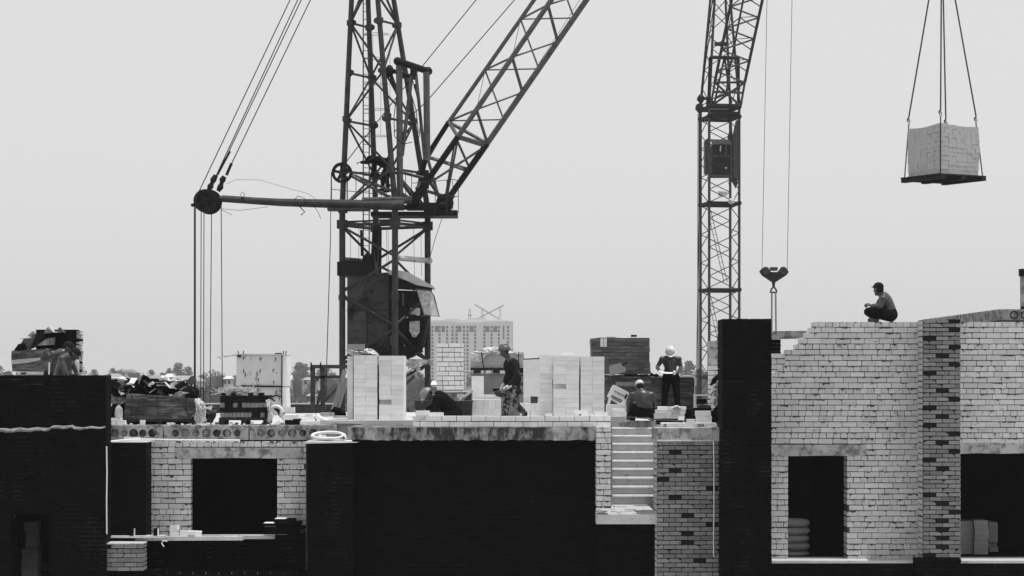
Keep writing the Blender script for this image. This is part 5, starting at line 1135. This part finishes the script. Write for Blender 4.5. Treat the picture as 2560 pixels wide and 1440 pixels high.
    for k in range(6):
        a0 = fa(302-127*k); b0 = fb(274-131*k); h0 = fd(299-127*k); l0 = fd(358-127*k); a1 = fa(302-127*(k+1)); l1 = fd(358-127*(k+1))
        m.tube(a0,b0,.034,n=6); m.tube(a0,h0,.022,n=6); m.tube(b0,l0,.05,n=6); m.tube(b0,l1,.028,n=6); m.tube(a1,h0,.028,n=6); m.tube(a1,b0,.012,n=5)
    for a,b,ya,yb,r in (((1122,305),(1145,342),YA,YBm,.06),((1122,305),(1217,358),YA,YDd,.06),((1145,342),(1217,362),YBm,YDd,.07),((1150,346),(1215,366),YBm,YDd,.05),((1145,345),(1115,505),YBm,YDd,.035),((1140,345),(1170,412),YBm,YDd,.04),((1070,460),(1215,365),YBm,YDd,.04),((1068,392),(1165,422),YA,YDd,.06),((1068,392),(1098,497),YA,YDd,.05),((1066,394),(1042,480),YA,70,.06),((1120,310),(1070,395),YA,YA,.05),((1138,350),(1112,500),YBm,YDd,.03),((1070,392),(1160,425),70.2,YDd,.04),((1040,470),(1110,490),69.2,YDd,.05),((1065,440),(1105,500),69.3,YDd,.06),((995,440),(1035,495),69.2,69.4,.08),((1000,430),(1060,445),69.2,69.5,.05),((880,440),(985,500),69.6,68.9,.055),((878,436),(1020,494),70.5,69.0,.05),((868,440),(868,520),69.6,69.6,.02),((870,504),(905,478),69.6,70.4,.05)): m.tube(W(*a,ya),W(*b,yb),r,n=6)
    m.build('jib_bracing','steel_light',T)
    m = MB(); m.path([W(1112,505,69.6),W(1215,365,70.0),W(1462,-20,70.1)],.008,n=4); m.path([W(1105,545,69.6),W(1087,600,69.7),W(1073,650,69.7)],.012,n=4); m.build('jib_cable','rope',T)
    for px in (876,897,966,970,985,1034,1052): m = MB(); m.tube(W(px,572,70.2),W(px+ (2 if px>960 else 0),690,70.2),.008,n=4); m.build('hanging_cable','rope',T)
    # machinery and cab
    m = MB(); m.box((X(847,70.2),69.5,Z(690,70)),(X(940,70.2),71.2,Z(656,70)),0); m.pp([(905,660),(907,640),(918,632),(925,640),(935,630),(938,660)],70,.4); m.tube(W(940,575,70.7),W(936,655,70.7),.12); m.tube(W(903,575,70.3),W(905,640,70.3),.04); m.tube(W(951,575,70.3),W(950,690,70.3),.045); m.build('winch','steel_black',T)
    cab = MB(); cab.pp([(868,690),(900,683),(975,681),(980,690),(980,890),(868,890)],69.6,1.6); cab = cab.build('cab','cab_panel',T)
    m = MB(); m.pp([(866,774),(972,774),(972,776),(866,776)],69.58,.04); m.pp([(971,682),(974,682),(974,888),(971,888)],69.57,.04); m.pp([(918,776),(919.5,776),(919.5,888),(918,888)],69.58,.03)
    for a,b in ((920,703),(951,703),(924,806),(962,806),(892,826),(891,845),(960,870)): m.ball(W(a,b,69.59),.03,n=8,k=6)
    m.build('panel_seam','steel_black',cab)
    m = MB(); m.pp([(970,678),(985,674),(1020,680),(1084,716),(1083,720),(1040,712),(1000,694),(970,684)],69.1,1.5); m.build('cab_roof','sheet_metal',cab)
    m = MB()
    m.pp([(975,690),(1080,720),(1080,728),(975,722)],69.3,.08); m.pp([(974,690),(984,690),(984,885),(974,885)],69.3,.08)
    for a,b,w in (((1036,722),(1016,790),.05),((1040,720),(1060,790),.04),((1016,790),(1008,868),.05),((1068,795),(1052,872),.05),((1008,790),(1068,793),.05),((1008,868),(1054,872),.06)): m.bar(W(*a,69.2),W(*b,69.2),w)
    m.pp([(984,725),(1020,730),(1010,800),(1010,885),(984,885)],69.5,.1); m.pp([(1010,795),(1070,795),(1064,860),(1050,885),(1020,885),(1010,860)],70.6,.1)
    m.pp([(1020,790),(1066,793),(1060,802),(1018,802)],69.25,1.2); m.pp([(955,882),(1050,870),(1035,890),(1012,900),(985,893)],69.4,1.0); m.pp([(1008,868),(1052,868),(1055,880),(1008,884)],69.25,1.2); m.pp([(985,725),(1062,728),(1062,790),(985,790)],70.9,.06); m.pp([(1052,800),(1070,800),(1058,868),(1046,868)],69.5,1.)
    m.build('cab_frame','steel_black',cab)
    m = MB(); m.pp([(1042,724),(1044,722),(1076,726),(1084,738),(1097,789),(1096,791),(1060,788)],68.95,.03)
    m.build('open_window','glass',cab)
    m = MB(); m.path([W(a,b,68.94) for a,b in ((1040,723),(1076,726),(1085,740),(1098,791),(1060,788),(1040,723))],.018,n=5); m.build('window_frame','steel',cab)
    m = MB(); m.pp([(1024,804),(1049,802),(1049,830),(1040,843),(1032,843),(1023,826)],69.22,.03); m.build('lower_window','glass',cab)
    m = MB(); m.pp([(1026,770),(1049,770),(1049,786),(1026,786)],69.7,.3); m.box((X(1040,69.3),69.25,Z(788,69)),(X(1049,69.3),69.35,Z(780,69))); m.build('control_box','white_paint',cab)
    m = MB(); m.pp([(980,730),(987,732),(986,760),(981,765)],69.2,.02); m.pp([(1005,732),(1010,734),(1010,765),(1006,765)],69.2,.02); m.pp([(974,840),(985,836),(985,862),(976,862)],69.2,.02); m.build('curtain','grey_cloth',cab)
    m = MB(); m.path([W(1015,912,69.5),W(1035,918,69.3),W(1055,908,69.5)],.04,n=6); m.ball(W(1046,938,69.5),(.12,.12,.12)); m.ball(W(1052,936,69.4),(.1,.1,.12)); m.tube(W(1044,912,69.5),W(1046,930,69.5),.06); m.build('floodlight','sheet_metal',T)
crane1()

# ================================================================== CRANE (far)
def crane2():
    Y0 = 150.; s = Y0/F
    T = thing('tower_crane','slender lattice tower crane with near-vertical jib, right of centre','crane',(X(1799,Y0),Y0,0))
    off = {'R':(45.5,-30.5),'BR':(30.5,45.5),'BL':(-45.5,30.5),'FL':(-30.5,-45.5)}
    def Q(c, py):
        if py >= 262: cx, k = 1799.5, 1.
        else: t = (262-py)/262.; cx = 1799.5+1*t; k = 1-.48*t
        o = off[c]; return Vector((X(cx,Y0)+o[0]*s*k, Y0+o[1]*s*k, Z(py,Y0)))
    low = 1870
    for c in off: m = MB(); m.tube(Q(c,low),Q(c,262),.09,n=8); m.tube(Q(c,262),Q(c,-200),.09,.075,n=8); m.build('mast_leg','steel',T)
    faces = [('FL','R'),('R','BR'),('BR','BL'),('BL','FL')]
    for fi,(a,b) in enumerate(faces):
        m = MB(); y = 298.; k = 0
        while y < low-40:
            d = 35.8
            m.tube(Q(a if k%2 else b,y),Q(b if k%2 else a,y+d),.032,n=5)
            y += d; k += 1
        y = 262.; k = 0
        while y > -150: m.tube(Q(a if k%2 else b,y),Q(b if k%2 else a,y-45),.032,n=5); y -= 45; k += 1
        m.build('mast_bracing','steel',T)
    m = MB()
    for py in (942,725,510,295,271,1160,1380):
        m = MB()
        for a,b in faces: m.tube(Q(a,py),Q(b,py),.1,n=6); m.tube(Q(a,py+4),Q(b,py+4),.05,n=5)
        for c in off: m.ball(Q(c,py),.17,n=8,k=6)
        m.build('belt_frame','steel_black',T)
    m = MB(); m.box((X(1775,Y0),148.8,Z(290,Y0)),(X(1842,Y0),151,Z(284,Y0))); m.build('belt_frame','steel_black',T)
    m = MB()
    for i in range(3):
        y0 = 560+i*215-30; m.tube(W(1770,y0,150),W(1810,y0+175,150),.03,n=4); m.tube(W(1778,y0,150.4),W(1818,y0+175,150.4),.03,n=4)
        for k in range(12): y = y0+14*k; m.tube(W(1771+k*3.2,y,150),W(1779+k*3.2,y,150.4),.02,n=4)
    m.build('ladder','steel_light',T)
    m = MB(); m.pp([(1763,350),(1770,345),(1770,436),(1763,430)],148.9,1.2); m.pp([(1832,346),(1842,300),(1846,300),(1846,450),(1832,440)],149,.9); m.pp([(1820,340),(1830,310),(1832,350),(1832,440),(1822,460),(1826,440)],149.6,.5); m.pp([(1822,445),(1832,445),(1846,455),(1840,470),(1832,455)],149.4,.4); cab_ = m.build('cab_side','steel',T)
    m = MB(); m.pp([(1775,348),(1782,360),(1830,361),(1824,349)],148.6,.2); m.build('cab_roof','steel_light',T)
    m = MB(); m.pp([(1780,361),(1829,361),(1828,436),(1777,436)],149.0,1.0); m.build('cab_body','steel_black',T)
    m = MB()
    for a,b in (((1780,361),(1778,434)),((1828,361),(1828,436)),((1776,390),(1830,390)),((1815,361),(1815,390))): m.bar(W(*a,148.75),W(*b,148.75),.09)
    m.box((X(1772,148.7),148.6,Z(443,148.7)),(X(1832,148.7),149.4,Z(437,148.7))); m.build('cab_frame','steel',T)
    m = MB(); m.pp([(1801,364),(1803,364),(1802,380),(1799,376)],148.7,.03); m.pp([(1812,419),(1818,418),(1818,421),(1812,421)],148.7,.03); m.build('reflection_pane','glass',T)
    m = MB(); m.pp([(1796,478),(1802,478),(1818,480),(1818,490),(1796,490)],149,.1); m.ball(W(1828,503,149),(.25,.2,.2)); m.build('sign_board','sheet_metal',T)
    m = MB(); m.pp([(1766,255),(1770,235),(1776,240),(1790,262),(1768,266)],148.8,.5); m.pp([(1838,258),(1850,250),(1857,256),(1852,272),(1838,270)],148.8,.5)
    m.tube(W(1768,264,148.8),W(1850,266,148.8),.16,n=8); m.tube(W(1775,143,148.8),W(1849,145,148.8),.12,n=6); m.tube(W(1776,143,148.8),W(1772,262,148.8),.12,n=6); m.tube(W(1846,145,148.8),W(1846,262,148.8),.1,n=6); m.tube(W(1812,148,149),W(1828,262,149),.07,n=5); m.tube(W(1810,148,149),W(1785,262,149),.07,n=5); m.tube(W(1786,110,149.5),W(1818,110,149.5),.14,n=6)
    m.build('gantry','steel_black',T)
    # jib
    A = lambda y:(1787+(1829-1787)*(205-y)/205., y); Bc = lambda y:(1821+(1858-1821)*(190-y)/190.,y); D = lambda y:(1862+(1906-1862)*(206-y)/206.,y)
    for fn,yy in ((A,147.2),(Bc,149.2),(D,147.2)): m = MB(); m.tube(W(*fn(206),yy),W(*fn(-200),yy),.10 if fn is not Bc else .07,n=6); m.build('jib_chord','steel_black',T)
    m = MB(); y = 206.
    while y > -180:
        m.tube(W(*A(y-27),147.2),W(*D(y),147.2),.06,n=5); m.tube(W(*A(y-27),147.2),W(*D(y-54),147.2),.06,n=5)
        m.tube(W(*A(y-27),147.2),W(*Bc(y-54),149.2),.045,n=5); m.tube(W(*Bc(y-54),149.2),W(*D(y-27),147.2),.04,n=5); m.tube(W(*Bc(y),149.2),W(*D(y-4),147.2),.03,n=4); y -= 54
    for a,b in (((1787,206),(1778,258)),((1862,206),(1853,258)),((1787,206),(1862,206)),((1787,206),(1848,262)),((1862,206),(1782,262)),((1786,230),(1858,232)),((1822,190),(1815,240)),((1790,245),(1850,220))): m.tube(W(*a,147.6),W(*b,148.4),.075,n=6)
    m.build('jib_bracing','steel',T)
    m = MB(); m.path([W(1751,236,148.5),W(1753,243,148.5),W(1751,250,148.5),W(1752,258,148.5),W(1749,264,148.5),W(1749,272,148.5),W(1751,284,148.5)],[.1,.25,.25,.1,.25,.3,.1],n=8); m.tube(W(1752,247,148.5),W(1768,246,148.6),.1); m.build('pulley','steel_black',T)
    for a,b in (((1752,238),(1781,0)),((1753,238),(1786,0))): m = MB(); p = W(*a,148.5); d = W(*b,149)-p; m.tube(p,p+d*1.7,.03,n=5); m.build('stay_rope','rope',T)
    for a in (1745,1747.5,1750): m = MB(); m.tube(W(a,284,148.5),W(a-2,1300,148.5),.025,n=5); m.build('hoist_rope','rope',T)
    m = MB(); m.tube(W(1751,284,148.5),W(1735,1300,148.5),.02,n=5); m.build('hoist_rope','rope',T)
crane2()

# hook block
Yh = 120.
T = thing('hook_block','black crane hook block with two pulleys hanging in the sky','hook block',W(1936,705,Yh))
m = MB(); m.pp([(1900,678),(1907,670),(1913,667),(1922,673),(1928,680),(1945,680),(1951,673),(1959,668),(1967,671),(1972,680),(1966,688),(1940,705),(1932,705),(1907,688)],Yh,.5); m.build('side_plate','steel_black',T)
m = MB(); m.box((X(1927,Yh-.1),Yh-.1,Z(676,Yh)),(X(1944,Yh),Yh+.5,Z(668,Yh))); m.build('weight','steel',T)
for px in (1914,1958):
    m = MB(); m.ring(W(px,676,Yh-.05),(0,1,0),.05,.2,.08,n=18); m.build('pulley','steel',T)
m = MB(); m.tube(W(1934,704,Yh+.2),W(1934,718,Yh+.2),.1,.06); m.build('swivel','steel_black',T)
m = MB(); m.path([W(a,b,Yh+.2) for a,b in ((1934,716),(1928,724),(1926,731),(1931,731),(1937,731),(1942,730),(1940,724),(1934,716))],.05,n=6); m.build('shackle','steel',T)
for a,b in ((1905,1917.5),(1968,1980)): m = MB(); p = W(a,676,Yh); d = W(b,0,Yh)-p; m.tube(p,p+d*1.5,.014,n=5); m.build('rope','rope',T)
def chain(mb, p, q, link=.05, r=.008, n=8):
    d = q-p; L_ = d.length; d.normalize(); u = d.orthogonal().normalized(); w = d.cross(u); k = int(L_/(link*.72)); 
    for i in range(k):
        c = p+d*(L_*(i+.5)/k); a = u if i % 2 else w; pts = []
        for j in range(n+1):
            t = 6.2832*j/n; pts.append(c+d*link*.5*math.cos(t)+a*link*.3*math.sin(t))
        mb.path(pts, r, n=4)
for a,b in ((1929.5,1929),(1939,1940.5)): m = MB(); chain(m,W(a,731,Yh+.2),W(b,905,Yh+.2),.16,.022,6); m.build('sling_chain','steel_light',T)
# hanging load
Yk = 42.
T = thing('hanging_brick_load','square load of white bricks hanging from chains at upper right','brick load',W(2365,462,Yk))
ang = R(30); hw = .463; zb2 = Z(434,Yk); zt2 = Z(309,Yk); cc = W(2352,434,Yk)+Matrix.Rotation(ang,3,'Z')@Vector((hw,hw,0))
Rz = Matrix.Rotation(ang,3,'Z')
m = MB(); nb = 11; hh = (zt2-zb2)/nb
for k in range(nb):
    for i in range(5):
        for q in range(10):
            if 0 < i < 4 and 0 < q < 9 and k < nb-1 and k > 0: continue
            x0 = -hw+i*2*hw/5; y0 = -hw+q*2*hw/10; jj = lambda: random.uniform(-.004,.004)
            if k % 2: x0, y0 = y0, x0; sx, sy = 2*hw/10, 2*hw/5
            else: sx, sy = 2*hw/5, 2*hw/10
            bow = 1+.03*math.sin(k/nb*3.1); dzv = .03*math.sin((x0+y0)*4)*k/nb
            vs = []
            g = .001; jx, jy = jj(), jj()
            for (dx,dy,dz) in ((g,g,g),(sx-g,g,g),(sx-g,sy-g,g),(g,sy-g,g),(g,g,hh-g),(sx-g,g,hh-g),(sx-g,sy-g,hh-g),(g,sy-g,hh-g)):
                v = Rz@Vector(((x0+dx)*bow+jx,(y0+dy)*bow+jy,0)); vs.append(Vector((cc.x+v.x,cc.y+v.y,zb2+k*hh+dz+dzv)))
            m.add(vs,[(0,3,2,1),(4,5,6,7),(0,1,5,4),(1,2,6,5),(2,3,7,6),(3,0,4,7)])
m.build('bricks','load_brick',T)
def lp(x,y,z): v = Rz@Vector((x,y,0)); return Vector((cc.x+v.x,cc.y+v.y,z))
m = MB()
for i in range(7):
    y = -.55+i*1.02/6
    a = [lp(-.58,y,zb2-.03),lp(.58,y,zb2-.03),lp(.58,y+.09,zb2-.03),lp(-.58,y+.09,zb2-.03)]; m.prism(a,(0,0,.028))
for x in (-.55,-.05,.45):
    a = [lp(x,-.58,zb2-.1),lp(x+.1,-.58,zb2-.1),lp(x+.1,.58,zb2-.1),lp(x,.58,zb2-.1)]; m.prism(a,(0,0,.068))
m.build('pallet','dark_wood',T)
corners = [lp(-.52,-.52,zb2),lp(.54,-.5,zb2),lp(.52,.52,zb2),lp(-.5,.54,zb2)]
tops = [lp(-.5,-.5,zt2+.13),lp(.44,-.42,zt2+.06),lp(.46,.46,zt2+.1),lp(-.44,.48,zt2+.08)]
m = MB(); 
for i in range(4): m.tube(corners[i]-Vector((0,0,.06)),corners[(i+1)%4]-Vector((0,0,.06)),.02,n=6)
m.build('lifting_frame','steel_black',T)
TC = thing('chain_sling','four-legged chain sling holding the hanging load of bricks','chain sling',W(2362,300,Yk+.7))
apex = Vector((cc.x-.03,cc.y,Z(-190,cc.y)))
for i in range(4):
    cn = corners[i]; tp_ = tops[i]; vx = (cn-Vector((cc.x,cc.y,cn.z))).normalized(); cn = cn+vx*.0
    m = MB(); chain(m,cn-Vector((0,0,.05)),tp_,.036,.006); m.build('lower_chain','rope',TC); m = MB(); chain(m,tp_+Vector((0,0,.14)),apex,.042,.0075); m.build('chain','rope',TC)
    m = MB(); m.path([tp_+Vector((.02*math.cos(t),0,.02+.05*math.sin(t)+.03)) for t in [k*.5 for k in range(14)]],.007,n=5); m.build('ring','steel_light',TC)
    m = MB(); b0 = tp_+Vector((0,0,.15)); m.path([b0,b0+Vector((0,0,-.03)),b0+Vector((-.025,0,-.05)),b0+Vector((-.03,0,-.075)),b0+Vector((-.01,0,-.095)),b0+Vector((.02,0,-.085))],[.012,.014,.014,.013,.012,.006],n=6); m.build('hook','steel',TC)

# ================================================================== HAZE, SKY, SUN, CAMERA
hz = MB(); hz.box((-2700,-210,-12),(2700,4300,62)); hz = hz.build('haze','interior',loc=(0,0,0)); struct(hz,'stuff')
mh = bpy.data.materials.new('haze_air'); mh.use_nodes = True; nt = mh.node_tree; nt.nodes.remove(nt.nodes['Principled BSDF'])
pv = nt.nodes.new('ShaderNodeVolumePrincipled'); pv.inputs['Color'].default_value = (.97,.97,.97,1); pv.inputs['Density'].default_value = .00021; pv.inputs['Anisotropy'].default_value = .2
nt.links.new(pv.outputs[0], nt.nodes['Material Output'].inputs['Volume']); hz.data.materials.clear(); hz.data.materials.append(mh)

sun_dir = Vector((.21,-.055,.97)).normalized(); el = math.asin(sun_dir.z); az = math.atan2(sun_dir.x, sun_dir.y)
w = bpy.data.worlds.new('World'); S.world = w; w.use_nodes = True; nt = w.node_tree; N = nt.nodes; L = nt.links
bg = N['Background']; sk_ = N.new('ShaderNodeTexSky'); sk_.sky_type = 'NISHITA'; sk_.sun_disc = False; sk_.sun_elevation = el; sk_.sun_rotation = az; sk_.dust_density = 4; sk_.air_density = 1.
bw = N.new('ShaderNodeRGBToBW'); L.new(sk_.outputs[0], bw.inputs[0])
pw = N.new('ShaderNodeMath'); pw.operation = 'POWER'; pw.inputs[1].default_value = .12; L.new(bw.outputs[0], pw.inputs[0])
ml = N.new('ShaderNodeMath'); ml.operation = 'MULTIPLY'; ml.inputs[1].default_value = 6.45; L.new(pw.outputs[0], ml.inputs[0])
L.new(ml.outputs[0], bg.inputs[0]); bg.inputs[1].default_value = .1
sd = bpy.data.lights.new('sun','SUN'); sd.energy = 3.2; sd.angle = R(.5); so = bpy.data.objects.new('sun', sd); C.objects.link(so)
so.rotation_euler = (-sun_dir).to_track_quat('-Z','Y').to_euler(); so.location = (0,0,80)
cd = bpy.data.cameras.new('camera'); co = bpy.data.objects.new('camera', cd); C.objects.link(co); S.camera = co
co.location = (0,0,E); co.rotation_euler = (R(90),0,0); cd.sensor_width = 36; cd.lens = F/2560*36; cd.shift_y = 225/2560.; cd.clip_end = 6000; cd.clip_start = .5
S.view_settings.view_transform = 'Standard'; S.view_settings.look = 'None'; S.view_settings.exposure = 0; S.view_settings.gamma = 1
S.render.engine = 'CYCLES'; S.cycles.max_bounces = 6; S.cycles.volume_bounces = 1; S.cycles.transparent_max_bounces = 12
